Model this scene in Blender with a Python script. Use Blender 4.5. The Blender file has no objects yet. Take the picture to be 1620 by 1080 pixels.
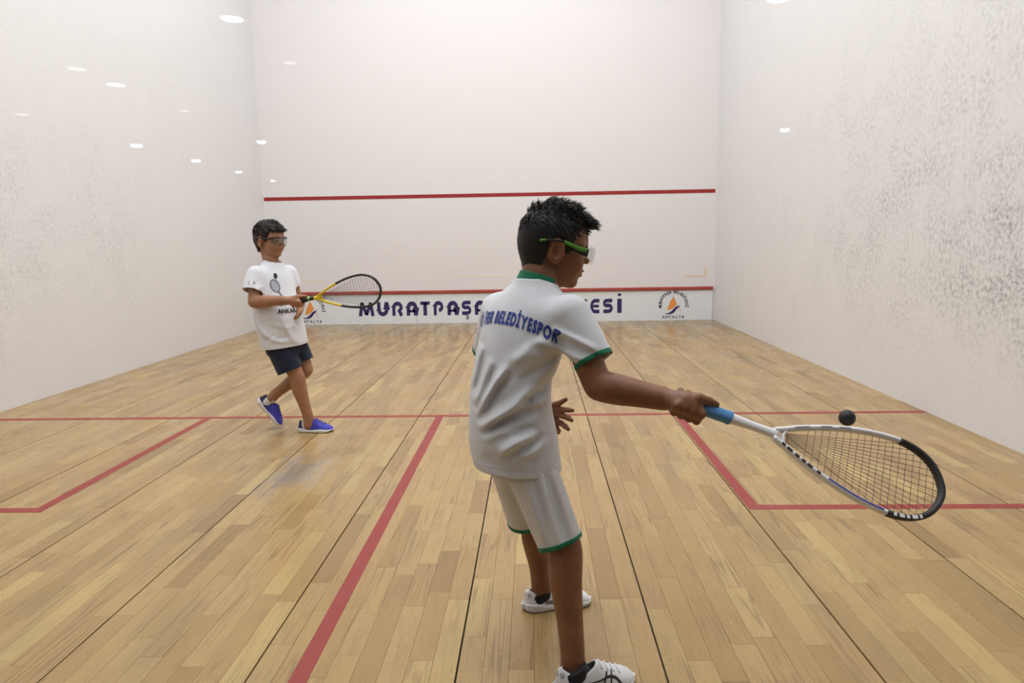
import bpy, bmesh, math, random
import numpy as np
from mathutils import Vector, Matrix
from mathutils.bvhtree import BVHTree

random.seed(7); rng = np.random.default_rng(7)
scene = bpy.context.scene
C = scene.collection

# ------------------------------------------------------------------ camera
CAM = Vector((0.6417, -10.0269, 1.1476))
YAW, PITCH, ROLL = -0.032971, -0.141309, -0.016710
fw = Vector((math.sin(YAW)*math.cos(PITCH), math.cos(YAW)*math.cos(PITCH), math.sin(PITCH)))
rt = Vector((math.cos(YAW), -math.sin(YAW), 0)); up = rt.cross(fw)
cr, sr = math.cos(ROLL), math.sin(ROLL)
rt2 = rt*cr + up*sr; up2 = up*cr - rt*sr
cam_data = bpy.data.cameras.new('camera'); cam = bpy.data.objects.new('camera', cam_data); C.objects.link(cam)
M3 = Matrix((rt2, up2, -fw)).transposed()
cam.matrix_world = Matrix.Translation(CAM) @ M3.to_4x4()
cam_data.sensor_width = 36.0; cam_data.lens = 1106.69/1620*36.0
cam_data.clip_start = 0.02; cam_data.clip_end = 100
scene.camera = cam

# ------------------------------------------------------------------ world, exposure
world = bpy.data.worlds.new('world'); scene.world = world; world.use_nodes = True
world.node_tree.nodes['Background'].inputs[0].default_value = (0.5, 0.52, 0.55, 1)
world.node_tree.nodes['Background'].inputs[1].default_value = 0.05
vs = scene.view_settings
vs.view_transform = 'Standard'; vs.look = 'None'; vs.gamma = 1.0; vs.use_curve_mapping = False
vs.exposure = 0.0
LAMP_EMISSION = 22.8        # radiance of the court's ceiling panels
PANELS = [(x, y) for y in (-2.2, -4.3, -6.4, -8.4) for x in (-1.2, 1.2)]
PANEL_SIZE = (1.25, 0.62)

# ------------------------------------------------------------------ helpers
def tag(o, label=None, cat=None, group=None, kind=None):
    if label: o['label'] = label
    if cat: o['category'] = cat
    if group: o['group'] = group
    if kind: o['kind'] = kind
    return o

def mesh_obj(name, verts, faces, mat, parent=None, smooth=False, origin=None):
    me = bpy.data.meshes.new(name)
    v = np.asarray(verts, dtype=np.float64).reshape(-1, 3)
    off = np.zeros(3)
    if parent is not None:
        off = np.array(parent.matrix_world_loc) if hasattr(parent, 'matrix_world_loc') else ORIG.get(parent.name, np.zeros(3))
    if origin is not None: off = np.asarray(origin, float)
    v = v - off
    if isinstance(faces, np.ndarray):
        n = len(faces); k = faces.shape[1]
        me.vertices.add(len(v)); me.vertices.foreach_set('co', v.astype(np.float32).ravel())
        me.loops.add(n*k); me.loops.foreach_set('vertex_index', faces.astype(np.int32).ravel())
        me.polygons.add(n); me.polygons.foreach_set('loop_start', np.arange(0, n*k, k, dtype=np.int32))
        me.polygons.foreach_set('loop_total', np.full(n, k, dtype=np.int32))
        me.update(calc_edges=True); me.validate()
    else:
        me.from_pydata([tuple(a) for a in v], [], [tuple(f) for f in faces]); me.update()
    if smooth: me.polygons.foreach_set('use_smooth', np.ones(len(me.polygons), dtype=bool))
    if mat is not None: me.materials.append(mat)
    o = bpy.data.objects.new(name, me); C.objects.link(o)
    base = np.zeros(3)
    if parent is not None:
        o.parent = parent; base = ORIG.get(parent.name, np.zeros(3))
    o.location = tuple(off - base)
    ORIG[o.name] = off
    return o
ORIG = {}

def empty(name, loc):
    o = bpy.data.objects.new(name, None); C.objects.link(o); o.location = loc
    o.empty_display_size = 0.1
    ORIG[o.name] = np.array(loc, float); return o

BOXF = [(0,3,2,1),(4,5,6,7),(0,1,5,4),(1,2,6,5),(2,3,7,6),(3,0,4,7)]
def box_vf(x0, x1, y0, y1, z0, z1):
    return [(x0,y0,z0),(x1,y0,z0),(x1,y1,z0),(x0,y1,z0),(x0,y0,z1),(x1,y0,z1),(x1,y1,z1),(x0,y1,z1)], list(BOXF)
def box(name, x0, x1, y0, y1, z0, z1, mat, parent=None, bevel=0):
    v, f = box_vf(x0, x1, y0, y1, z0, z1)
    o = mesh_obj(name, v, f, mat, parent, origin=((x0+x1)/2, (y0+y1)/2, z0))
    if bevel:
        m = o.modifiers.new('bevel', 'BEVEL'); m.width = bevel; m.segments = 3
    return o
def unit(v): v = np.asarray(v, float); return v/np.linalg.norm(v)
def lerp(a, b, t): return np.asarray(a, float)*(1-t) + np.asarray(b, float)*t

# ------------------------------------------------------------------ materials
def new_mat(name):
    m = bpy.data.materials.new(name); m.use_nodes = True
    nt = m.node_tree; b = nt.nodes['Principled BSDF']
    return m, nt, b
def N(nt, t, **kw):
    n = nt.nodes.new(t)
    for k, v in kw.items():
        if k.startswith('i_'): n.inputs[k[2:].replace('_', ' ')].default_value = v
        else: setattr(n, k, v)
    return n
def L(nt, a, ao, b, bi): nt.links.new(a.outputs[ao], b.inputs[bi])
def math_n(nt, op, a, b=None, clamp=False):
    n = nt.nodes.new('ShaderNodeMath'); n.operation = op; n.use_clamp = clamp
    for i, v in enumerate((a, b)):
        if v is None: continue
        if isinstance(v, (int, float)): n.inputs[i].default_value = v
        else: nt.links.new(v, n.inputs[i])
    return n.outputs[0]
def maprange(nt, v, a, b, c=0.0, d=1.0, smooth=True):
    n = nt.nodes.new('ShaderNodeMapRange'); n.interpolation_type = 'SMOOTHSTEP' if smooth else 'LINEAR'
    nt.links.new(v, n.inputs['Value'])
    for k, x in zip(('From Min', 'From Max', 'To Min', 'To Max'), (a, b, c, d)): n.inputs[k].default_value = x
    return n.outputs['Result']
def mix_col(nt, fac, a, b, mode='MIX'):
    n = nt.nodes.new('ShaderNodeMix'); n.data_type = 'RGBA'; n.blend_type = mode
    for i, v in ((0, fac), (6, a), (7, b)):
        if isinstance(v, (int, float)): n.inputs[i].default_value = v
        elif isinstance(v, tuple): n.inputs[i].default_value = v if len(v) == 4 else (*v, 1)
        else: nt.links.new(v, n.inputs[i])
    return n.outputs[2]
def noise(nt, vec, scale, detail=3, rough=0.55, dist=0.0):
    n = nt.nodes.new('ShaderNodeTexNoise'); n.inputs['Scale'].default_value = scale
    n.inputs['Detail'].default_value = detail; n.inputs['Roughness'].default_value = rough
    n.inputs['Distortion'].default_value = dist
    if vec is not None: nt.links.new(vec, n.inputs['Vector'])
    return n.outputs['Fac']
def mapping(nt, vec, scale=(1,1,1), loc=(0,0,0), rot=(0,0,0)):
    n = nt.nodes.new('ShaderNodeMapping'); n.inputs['Scale'].default_value = scale
    n.inputs['Location'].default_value = loc; n.inputs['Rotation'].default_value = rot
    nt.links.new(vec, n.inputs['Vector']); return n.outputs[0]
def position(nt): return nt.nodes.new('ShaderNodeNewGeometry').outputs['Position']
def objco(nt): return nt.nodes.new('ShaderNodeTexCoord').outputs['Object']
def bump(nt, b, h, strength=0.3, dist=0.002):
    n = nt.nodes.new('ShaderNodeBump'); n.inputs['Strength'].default_value = strength; n.inputs['Distance'].default_value = dist
    nt.links.new(h, n.inputs['Height']); nt.links.new(n.outputs[0], b.inputs['Normal'])

def simple(name, col, rough=0.5, spec=0.5, var=0.06, scale=30, metallic=0, bmp=0.0, bscale=300):
    m, nt, b = new_mat(name)
    co = objco(nt); f = noise(nt, co, scale, 4)
    c1 = tuple(min(1, c*(1+var)) for c in col); c0 = tuple(c*(1-var) for c in col)
    nt.links.new(mix_col(nt, f, c0, c1), b.inputs['Base Color'])
    b.inputs['Roughness'].default_value = rough; b.inputs['Specular IOR Level'].default_value = spec
    b.inputs['Metallic'].default_value = metallic
    if bmp: bump(nt, b, noise(nt, co, bscale, 2), bmp, 0.001)
    return m

def wall_mat(name, base, grime, specks, axis, ycen, yw, seed):
    """white painted plaster, grey ball scuffs; axis 'y' = side wall, 'x' = front wall"""
    m, nt, b = new_mat(name); pos = position(nt)
    sep = N(nt, 'ShaderNodeSeparateXYZ'); nt.links.new(pos, sep.inputs[0])
    along = sep.outputs['Y' if axis == 'y' else 'X']; z = sep.outputs['Z']
    p = mapping(nt, pos, loc=(seed, seed*2, 0))
    big = noise(nt, p, 0.8, 3)
    cloud = noise(nt, p, 5.0, 5, 0.6)
    fine = noise(nt, mapping(nt, p, scale=(1, 1, 1)), 34, 6, 0.72)
    # where the ball marks gather: a band at hitting height, denser towards the back of the court
    zc = maprange(nt, z, 0.15, 1.0); zt = maprange(nt, z, 3.1, 1.0)
    ya = maprange(nt, along, ycen+yw, ycen)
    dens = math_n(nt, 'MULTIPLY', math_n(nt, 'MULTIPLY', zc, zt), ya)
    dens = math_n(nt, 'ADD', math_n(nt, 'MULTIPLY', dens, 0.85), 0.13)
    dens = math_n(nt, 'MULTIPLY', dens, maprange(nt, big, 0.3, 0.62, 0.45, 1.0))
    mott = math_n(nt, 'MULTIPLY', maprange(nt, fine, 0.38, 0.72), maprange(nt, cloud, 0.35, 0.65, 0.35, 1.0))
    g = math_n(nt, 'MULTIPLY', math_n(nt, 'MULTIPLY', mott, dens), grime, clamp=True)
    col = mix_col(nt, g, base, (0.36, 0.36, 0.36))
    # small dark specks and short streaks
    for sc, thr, amt, sy in ((9, 0.075, 1.0, 1.6), (22, 0.10, 0.8, 1.3)):
        v = nt.nodes.new('ShaderNodeTexVoronoi'); v.inputs['Scale'].default_value = sc
        sca = (1, 1, sy) if axis == 'y' else (1, 1, sy)
        nd = N(nt, 'ShaderNodeVectorMath', operation='ADD')
        nt.links.new(mapping(nt, p, scale=sca, rot=(0.5, 0, 0)), nd.inputs[0])
        nn = nt.nodes.new('ShaderNodeTexNoise'); nn.inputs['Scale'].default_value = 40; nt.links.new(p, nn.inputs['Vector'])
        sm = N(nt, 'ShaderNodeVectorMath', operation='SCALE'); sm.inputs['Scale'].default_value = 0.05
        nt.links.new(nn.outputs['Color'], sm.inputs[0]); nt.links.new(sm.outputs[0], nd.inputs[1])
        nt.links.new(nd.outputs[0], v.inputs['Vector'])
        cs = N(nt, 'ShaderNodeSeparateXYZ'); nt.links.new(v.outputs['Color'], cs.inputs[0])
        sel = math_n(nt, 'LESS_THAN', cs.outputs[0], math_n(nt, 'MULTIPLY', dens, 0.42))
        r = math_n(nt, 'MULTIPLY', cs.outputs[1], thr)
        dot = maprange(nt, math_n(nt, 'SUBTRACT', r, v.outputs['Distance']), 0.0, 0.02)
        f = math_n(nt, 'MULTIPLY', math_n(nt, 'MULTIPLY', dot, sel), math_n(nt, 'MULTIPLY', cs.outputs[2], amt*specks))
        col = mix_col(nt, f, col, (0.07, 0.07, 0.08))
    nt.links.new(col, b.inputs['Base Color'])
    b.inputs['Roughness'].default_value = 0.55; b.inputs['Specular IOR Level'].default_value = 0.25
    bump(nt, b, noise(nt, pos, 60, 4), 0.08, 0.004)
    return m

def wood_mat():
    m, nt, b = new_mat('oiled ash strip floor'); pos = position(nt)
    at = N(nt, 'ShaderNodeAttribute', attribute_name='tint'); t = at.outputs['Fac']
    comb = N(nt, 'ShaderNodeCombineXYZ')
    nt.links.new(math_n(nt, 'MULTIPLY', t, 37.3), comb.inputs[0]); nt.links.new(math_n(nt, 'MULTIPLY', t, 91.7), comb.inputs[1])
    nt.links.new(math_n(nt, 'MULTIPLY', t, 13.0), comb.inputs[2])
    ad = N(nt, 'ShaderNodeVectorMath', operation='ADD'); nt.links.new(pos, ad.inputs[0]); nt.links.new(comb.outputs[0], ad.inputs[1])
    p = ad.outputs[0]
    base = N(nt, 'ShaderNodeValToRGB'); cr_ = base.color_ramp
    cr_.elements[0].position = 0; cr_.elements[0].color = (0.30, 0.182, 0.066, 1)
    cr_.elements[1].position = 1; cr_.elements[1].color = (0.51, 0.365, 0.142, 1)
    for ps, c in ((0.10, (0.37, 0.237, 0.090, 1)), (0.5, (0.425, 0.280, 0.112, 1)), (0.88, (0.455, 0.312, 0.130, 1))):
        e = cr_.elements.new(ps); e.color = c
    nt.links.new(t, base.inputs[0])
    # cathedral figure: contour lines of a stretched noise
    fig = noise(nt, mapping(nt, p, scale=(15, 0.5, 1)), 1.0, 1.5, 0.45, 0.0)
    rings = math_n(nt, 'SINE', math_n(nt, 'MULTIPLY', fig, 95.0))
    rings = maprange(nt, rings, 0.1, 1.0)
    figmask = maprange(nt, noise(nt, mapping(nt, p, scale=(2, 1, 1), loc=(4, 2, 0)), 1.6, 2), 0.42, 0.62)
    pores = noise(nt, mapping(nt, p, scale=(260, 9, 1)), 1.0, 3, 0.6)
    pores = maprange(nt, pores, 0.5, 0.72)
    col = mix_col(nt, math_n(nt, 'MULTIPLY', math_n(nt, 'MULTIPLY', rings, figmask), 0.62), base.outputs[0], (0.20, 0.12, 0.055))
    col = mix_col(nt, math_n(nt, 'MULTIPLY', pores, 0.46), col, (0.19, 0.115, 0.055))
    # worn, greyed areas and scuffs lying over many strips
    dirt = noise(nt, mapping(nt, pos, scale=(3.2, 0.6, 1)), 1.3, 5, 0.62)
    col = mix_col(nt, maprange(nt, dirt, 0.48, 0.74, 0, 0.42), col, (0.20, 0.145, 0.075))
    red = noise(nt, mapping(nt, pos, scale=(1.0, 0.8, 1), loc=(5, 5, 0)), 1.1, 2)
    col = mix_col(nt, maprange(nt, red, 0.42, 0.68, 0, 0.32), col, (0.43, 0.262, 0.115))
    # dull drag marks in front of the tin
    sep = N(nt, 'ShaderNodeSeparateXYZ'); nt.links.new(pos, sep.inputs[0])
    x, y = sep.outputs['X'], sep.outputs['Y']
    fr = math_n(nt, 'MULTIPLY', maprange(nt, y, -2.0, -0.1), maprange(nt, noise(nt, mapping(nt, pos, scale=(5, 0.45, 1)), 2.0, 4), 0.36, 0.66, 0.2, 1))
    col = mix_col(nt, math_n(nt, 'MULTIPLY', fr, 0.6), col, (0.20, 0.155, 0.11))
    # the bluish grey worn patch behind the far player's heel
    def blob(cx, cy, rx, ry):
        dx = math_n(nt, 'DIVIDE', math_n(nt, 'SUBTRACT', x, cx), rx); dy = math_n(nt, 'DIVIDE', math_n(nt, 'SUBTRACT', y, cy), ry)
        return math_n(nt, 'SQRT', math_n(nt, 'ADD', math_n(nt, 'MULTIPLY', dx, dx), math_n(nt, 'MULTIPLY', dy, dy)))
    nb = noise(nt, mapping(nt, pos, scale=(14, 4, 1)), 1.0, 4)
    bl = maprange(nt, math_n(nt, 'ADD', blob(-0.60, -6.62, 0.16, 0.36), math_n(nt, 'MULTIPLY', math_n(nt, 'SUBTRACT', nb, 0.5), 2.4)), 1.1, 0.3)
    col = mix_col(nt, math_n(nt, 'MULTIPLY', bl, 0.55), col, (0.20, 0.19, 0.20))
    bl2 = maprange(nt, math_n(nt, 'ADD', blob(-0.47, -6.66, 0.07, 0.30), math_n(nt, 'MULTIPLY', math_n(nt, 'SUBTRACT', nb, 0.5), 1.6)), 1.1, 0.4)
    col = mix_col(nt, math_n(nt, 'MULTIPLY', bl2, 0.30), col, (0.50, 0.45, 0.38))
    # specks
    v = nt.nodes.new('ShaderNodeTexVoronoi'); v.inputs['Scale'].default_value = 5.5; nt.links.new(pos, v.inputs['Vector'])
    cs = N(nt, 'ShaderNodeSeparateXYZ'); nt.links.new(v.outputs['Color'], cs.inputs[0])
    sp = math_n(nt, 'MULTIPLY', math_n(nt, 'LESS_THAN', v.outputs['Distance'], math_n(nt, 'MULTIPLY', cs.outputs[1], 0.035)), math_n(nt, 'LESS_THAN', cs.outputs[0], 0.5))
    col = mix_col(nt, math_n(nt, 'MULTIPLY', sp, 0.8), col, (0.05, 0.04, 0.03))
    nt.links.new(col, b.inputs['Base Color'])
    rg = maprange(nt, noise(nt, pos, 3.0, 4), 0.3, 0.7, 0.19, 0.34)
    nt.links.new(rg, b.inputs['Roughness']); b.inputs['Specular IOR Level'].default_value = 0.38
    bump(nt, b, pores, 0.04, 0.0008)
    return m

def line_mat(name, col, fade):
    m, nt, b = new_mat(name); pos = position(nt)
    w = noise(nt, mapping(nt, pos, scale=(60, 6, 6)), 1.0, 4); w2 = noise(nt, pos, 5, 4)
    c = mix_col(nt, maprange(nt, w2, 0.4, 0.75, 0, fade), col, tuple(min(1, k*1.0+0.12) for k in col))
    c = mix_col(nt, maprange(nt, w, 0.55, 0.8, 0, 0.35), c, tuple(k*0.55 for k in col))
    nt.links.new(c, b.inputs['Base Color']); b.inputs['Roughness'].default_value = 0.42
    return m

def skin_mat(name, col, lip):
    m, nt, b = new_mat(name); co = objco(nt)
    f = noise(nt, co, 22, 4); f2 = noise(nt, co, 260, 2)
    c = mix_col(nt, maprange(nt, f, 0.3, 0.7), tuple(k*0.88 for k in col), tuple(k*1.1 for k in col))
    c = mix_col(nt, maprange(nt, f2, 0.55, 0.8, 0, 0.2), c, tuple(k*0.6 for k in col))
    at = N(nt, 'ShaderNodeAttribute', attribute_name='lip')
    c = mix_col(nt, at.outputs['Fac'], c, lip)
    nt.links.new(c, b.inputs['Base Color']); b.inputs['Roughness'].default_value = 0.5
    b.inputs['Specular IOR Level'].default_value = 0.35
    bump(nt, b, f2, 0.1, 0.0006)
    return m

def cloth_mat(name, col, rough=0.85, weave=900, sheen=0.15, var=0.04, bs=0.25):
    m, nt, b = new_mat(name); co = objco(nt)
    f = noise(nt, co, 14, 3)
    nt.links.new(mix_col(nt, f, tuple(k*(1-var) for k in col), tuple(min(1, k*(1+var)) for k in col)), b.inputs['Base Color'])
    b.inputs['Roughness'].default_value = rough; b.inputs['Specular IOR Level'].default_value = 0.25
    b.inputs['Sheen Weight'].default_value = sheen
    h = math_n(nt, 'ADD', noise(nt, co, weave, 1), math_n(nt, 'MULTIPLY', noise(nt, mapping(nt, co, scale=(1, 1, 0.6)), 30, 2, 0.5), 0.5))
    bump(nt, b, h, bs, 0.002)
    return m

def hair_mat(name, col):
    m, nt, b = new_mat(name); co = objco(nt)
    f = noise(nt, mapping(nt, co, scale=(1, 1, 0.35)), 160, 3)
    nt.links.new(mix_col(nt, f, tuple(k*0.5 for k in col), tuple(k*1.7 for k in col)), b.inputs['Base Color'])
    b.inputs['Roughness'].default_value = 0.5; b.inputs['Specular IOR Level'].default_value = 0.3
    bump(nt, b, f, 0.6, 0.003)
    return m

def pane_mat(name, f0=0.04, tint=(1, 1, 1), haze=0.0, rough=0.0):
    """thin clear sheet: transmits straight through, mirrors by the angle of incidence"""
    m = bpy.data.materials.new(name); m.use_nodes = True; nt = m.node_tree
    nt.nodes.remove(nt.nodes['Principled BSDF']); out = nt.nodes['Material Output']
    lw = N(nt, 'ShaderNodeLayerWeight'); lw.inputs['Blend'].default_value = 0.5
    fac = math_n(nt, 'ADD', math_n(nt, 'MULTIPLY', math_n(nt, 'POWER', lw.outputs['Facing'], 5.0), 1-f0), f0)
    tr = N(nt, 'ShaderNodeBsdfTransparent'); tr.inputs[0].default_value = (*tint, 1)
    gl = N(nt, 'ShaderNodeBsdfGlossy'); gl.inputs['Roughness'].default_value = rough; gl.inputs[0].default_value = (1, 1, 1, 1)
    src = tr
    if haze:
        df = N(nt, 'ShaderNodeBsdfDiffuse'); df.inputs[0].default_value = (0.85, 0.87, 0.88, 1)
        mh = N(nt, 'ShaderNodeMixShader'); mh.inputs[0].default_value = haze
        nt.links.new(tr.outputs[0], mh.inputs[1]); nt.links.new(df.outputs[0], mh.inputs[2]); src = mh
    mx = N(nt, 'ShaderNodeMixShader'); nt.links.new(fac, mx.inputs[0])
    nt.links.new(src.outputs[0], mx.inputs[1]); nt.links.new(gl.outputs[0], mx.inputs[2])
    nt.links.new(mx.outputs[0], out.inputs[0])
    return m

def emit_mat(name, col, strength):
    m, nt, b = new_mat(name)
    b.inputs['Base Color'].default_value = (0.9, 0.9, 0.9, 1)
    b.inputs['Emission Color'].default_value = (*col, 1); b.inputs['Emission Strength'].default_value = strength
    return m

WALL = (0.80, 0.795, 0.80)
M = dict(
    front=wall_mat('front wall plaster', (0.81, 0.79, 0.79), 0.16, 0.35, 'x', 0.0, 6.0, 3.1),
    left=wall_mat('left wall plaster', WALL, 1.25, 1.3, 'y', -7.0, 5.0, 7.7),
    right=wall_mat('right wall plaster', WALL, 1.5, 1.9, 'y', -6.6, 5.0, 1.3),
    ceil=simple('ceiling paint', (0.7, 0.7, 0.7), 0.8),
    wood=wood_mat(),
    joint=simple('dark floor joint', (0.035, 0.026, 0.018), 0.9),
    lred=line_mat('worn red floor paint', (0.29, 0.022, 0.015), 0.15),
    wred=line_mat('red wall paint', (0.32, 0.013, 0.015), 0.15),
    tinred=line_mat('red tin cap paint', (0.38, 0.055, 0.036), 0.3),
    tin=simple('white tin board', (0.80, 0.835, 0.86), 0.4, var=0.03, scale=6),
    navy=simple('navy print', (0.035, 0.018, 0.12), 0.5, var=0.10, scale=25),
    inkdark=simple('dark ink', (0.03, 0.03, 0.07), 0.5),
    orange=simple('orange print', (0.85, 0.33, 0.07), 0.5, var=0.1, scale=12),
    peach=simple('peach print', (0.80, 0.58, 0.45), 0.5),
    stain=simple('old orange tape mark', (0.83, 0.62, 0.42), 0.6, var=0.12, scale=40),
    stain2=simple('pale yellow tape mark', (0.85, 0.79, 0.66), 0.6, var=0.06, scale=40),
    lounge=simple('lounge dark finish', (0.06, 0.06, 0.065), 0.8),
    loungec=simple('lounge ceiling', (0.10, 0.10, 0.10), 0.8),
    metal=simple('brushed steel', (0.5, 0.5, 0.5), 0.35, metallic=1),
    pane=pane_mat('court glass', 0.04, (0.995, 1.0, 0.998)),
    panel=emit_mat('lamp diffuser', (0.985, 0.985, 1.0), LAMP_EMISSION),
    down=emit_mat('downlight diffuser', (1, 1, 1), 26.0),
    dim=emit_mat('ghost reflection disc', (1, 0.97, 0.98), 2.2),  # glow for added discs that stand in for secondary reflections in the glass
    frame=simple('lamp frame', (0.8, 0.8, 0.8), 0.5),
)

# ------------------------------------------------------------------ room shell
HW, LEN, HGT = 3.2, 9.75, 6.6
tag(box('wall_front', -HW-.2, HW+.2, 0, .2, -.1, HGT+.1, M['front']), kind='structure')
tag(box('wall_left', -HW-.2, -HW, -LEN, 0, -.1, HGT+.1, M['left']), kind='structure')
tag(box('wall_right', HW, HW+.2, -LEN, 0, -.1, HGT+.1, M['right']), kind='structure')
tag(box('ceiling', -HW-.2, HW+.2, -LEN-.12, .2, HGT, HGT+.15, M['ceil']), kind='structure')
tag(box('wall_back', -HW-.2, HW+.2, -LEN-.12, -LEN, 2.4, HGT, M['ceil']), kind='structure')
WF = bpy.data.objects['wall_front']

# glass back wall the photographer stands behind
for i, (a, b_) in enumerate(((-HW, -1.003), (-.997, 1.997), (2.003, HW))):
    o = box('window_%d' % (i+1), a, b_, -LEN-.012, -LEN, .0, 2.4, M['pane']); tag(o, kind='structure')
    for x in ((a+.12), (b_-.12)):
        if (i, round(x, 2)) in ((1, -.88), (1, 1.88), (0, -1.12), (2, 2.12)):
            box('patch_fitting', x-.05, x+.05, -LEN-.022, -LEN+.01, 2.22, 2.32, M['metal'], o)

# floor: dark bed, then single ash strips in panels of eight
floor = box('floor', -HW, HW, -LEN, 0, -.06, -.012, M['joint']); tag(floor, kind='structure')
SEAM0, PW = -0.141, 0.5607
strips = []
k0 = math.floor((-HW-SEAM0)/PW); k1 = math.ceil((HW-SEAM0)/PW)
for k in range(k0, k1):
    xa = SEAM0 + k*PW
    for s in range(8):
        w = PW/8
        x0 = xa + s*w + (.0028 if s == 0 else .0004); x1 = xa + (s+1)*w - (.0028 if s == 7 else .0004)
        x0, x1 = max(x0, -HW), min(x1, HW)
        if x1 - x0 < .008: continue
        y = -LEN + random.uniform(-.5, 0)
        while y < 0:
            ln = random.choice((.32, .40, .48, .56, .64)) + random.uniform(-.04, .04)
            y0, y1 = max(y, -LEN), min(y+ln-.0007, -.0)
            if y1-y0 > .02: strips.append((x0, x1, y0, y1, random.uniform(-.00025, 0), random.random()))
            y += ln
def in_view(x, y):
    d = Vector((x, y, 0)) - CAM; w = d.dot(fw)
    if w < .3: return None
    px = 810 + 1106.69*d.dot(rt2)/w; py = 540 - 1106.69*d.dot(up2)/w
    return w if (-30 < px < 1650 and py < 1110) else None
def shown(s):
    w = in_view((s[0]+s[1])/2, (s[2]+s[3])/2)
    return -1 if w is None else (s[1]-s[0])*(s[3]-s[2])/w**3
strips.sort(key=shown, reverse=True)
SF = [(4,5,6,7),(0,1,5,4),(1,2,6,5),(2,3,7,6),(3,0,4,7)]
def strip_v(s): return box_vf(s[0], s[1], s[2], s[3], -.0115, s[4])[0]
def set_tint(o, vals):
    a = o.data.attributes.new('tint', 'FLOAT', 'POINT'); a.data.foreach_set('value', np.asarray(vals, dtype=np.float32))
for s in strips[:300]:
    o = mesh_obj('plank', strip_v(s), SF, M['wood'], floor, origin=((s[0]+s[1])/2, (s[2]+s[3])/2, -.0115)); set_tint(o, [s[5]]*8)
vv, ff, tt = [], [], []
for s in strips[300:]:
    n = len(vv); vv += strip_v(s); ff += [tuple(i+n for i in f) for f in SF]; tt += [s[5]]*8
o = mesh_obj('far_planks', vv, ff, M['wood'], floor); set_tint(o, tt); tag(o, kind='stuff')

# red court lines
def fline(name, x0, x1, y0, y1, z=.0007):
    return box(name, x0, x1, y0, y1, -.004, z, M['lred'], floor)
fline('short_line', -HW, HW, -5.49, -5.44)
fline('half_court_line', -.025, .025, -LEN, -5.49)
for sx in (-1, 1):
    a, b_ = sorted((sx*1.55, sx*1.60)); fline('service_box_line', a, b_, -7.14, -5.49)
    a, b_ = sorted((sx*1.60, sx*HW)); fline('service_box_line', a, b_, -7.14, -7.09)
box('service_line', -HW+.015, HW-.02, -.003, .001, 1.78, 1.83, M['wred'], WF)
# faint tape marks on the front wall
box('tape_mark', -.52, .30, -.0015, .001, .655, .68, M['stain2'], WF)
box('tape_mark', 2.78, 3.08, -.0015, .001, .612, .632, M['stain'], WF)
box('tape_mark', 3.058, 3.082, -.0015, .001, .632, .755, M['stain'], WF)
box('tape_mark', -2.70, -2.40, -.0015, .001, .63, .65, M['stain2'], WF)

# ------------------------------------------------------------------ text
_tc = {}
def text_mesh(s, size=1.0, offset=0.0, res=3):
    key = (s, offset)
    if key not in _tc:
        cu = bpy.data.curves.new('t', 'FONT'); cu.body = s; cu.size = 1.0; cu.offset = offset; cu.resolution_u = res
        ob = bpy.data.objects.new('t', cu); C.objects.link(ob)
        dg = bpy.context.evaluated_depsgraph_get(); dg.update()
        me = bpy.data.meshes.new_from_object(ob.evaluated_get(dg))
        v = np.array([tuple(a.co) for a in me.vertices])[:, :2] if len(me.vertices) else np.zeros((0, 2))
        f = [tuple(p.vertices) for p in me.polygons]
        bpy.data.objects.remove(ob); bpy.data.curves.remove(cu); bpy.data.meshes.remove(me)
        _tc[key] = (v, f)
    v, f = _tc[key]
    return v*size, f

class Flat:
    """collects flat 2-D shapes"""
    def __init__(s): s.v = []; s.f = []
    def add(s, v, f):
        n = len(s.v); s.v += [tuple(a) for a in v]; s.f += [tuple(i+n for i in q) for q in f]
    def ribbon(s, pts, w):
        P = np.asarray(pts, float); n = len(P); ws = np.broadcast_to(np.asarray(w, float), (n,))
        out = []
        for i in range(n):
            a = P[max(i-1, 0)]; b = P[min(i+1, n-1)]; d = b-a; d = d/(np.linalg.norm(d)+1e-9); nn = np.array([-d[1], d[0]])
            if 0 < i < n-1:
                d0 = P[i]-P[i-1]; d0 = d0/(np.linalg.norm(d0)+1e-9); n0 = np.array([-d0[1], d0[0]])
                nn = nn/max(.5, abs(nn@n0))
            out += [P[i]+nn*ws[i]/2, P[i]-nn*ws[i]/2]
        s.add(out, [(2*i, 2*i+1, 2*i+3, 2*i+2) for i in range(n-1)])
    def poly(s, pts): s.add(pts, [tuple(range(len(pts)))])
    def disc(s, c, r, ry=None, n=20):
        ry = ry or r; s.poly([(c[0]+r*math.cos(a*2*math.pi/n), c[1]+ry*math.sin(a*2*math.pi/n)) for a in range(n)])
def arc(cx, cy, rx, ry, a0, a1, n=14):
    return [(cx+rx*math.cos(math.radians(a0+(a1-a0)*i/n)), cy+ry*math.sin(math.radians(a0+(a1-a0)*i/n))) for i in range(n+1)]
def spline(pts, n=8):
    P = np.asarray(pts, float); out = []
    for i in range(len(P)-1):
        p0 = P[max(i-1, 0)]; p1 = P[i]; p2 = P[i+1]; p3 = P[min(i+2, len(P)-1)]
        for k in range(n):
            t = k/n
            out.append(.5*((2*p1)+(-p0+p2)*t+(2*p0-5*p1+4*p2-p3)*t*t+(-p0+3*p1-3*p2+p3)*t**3))
    out.append(P[-1]); return np.array(out)

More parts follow.
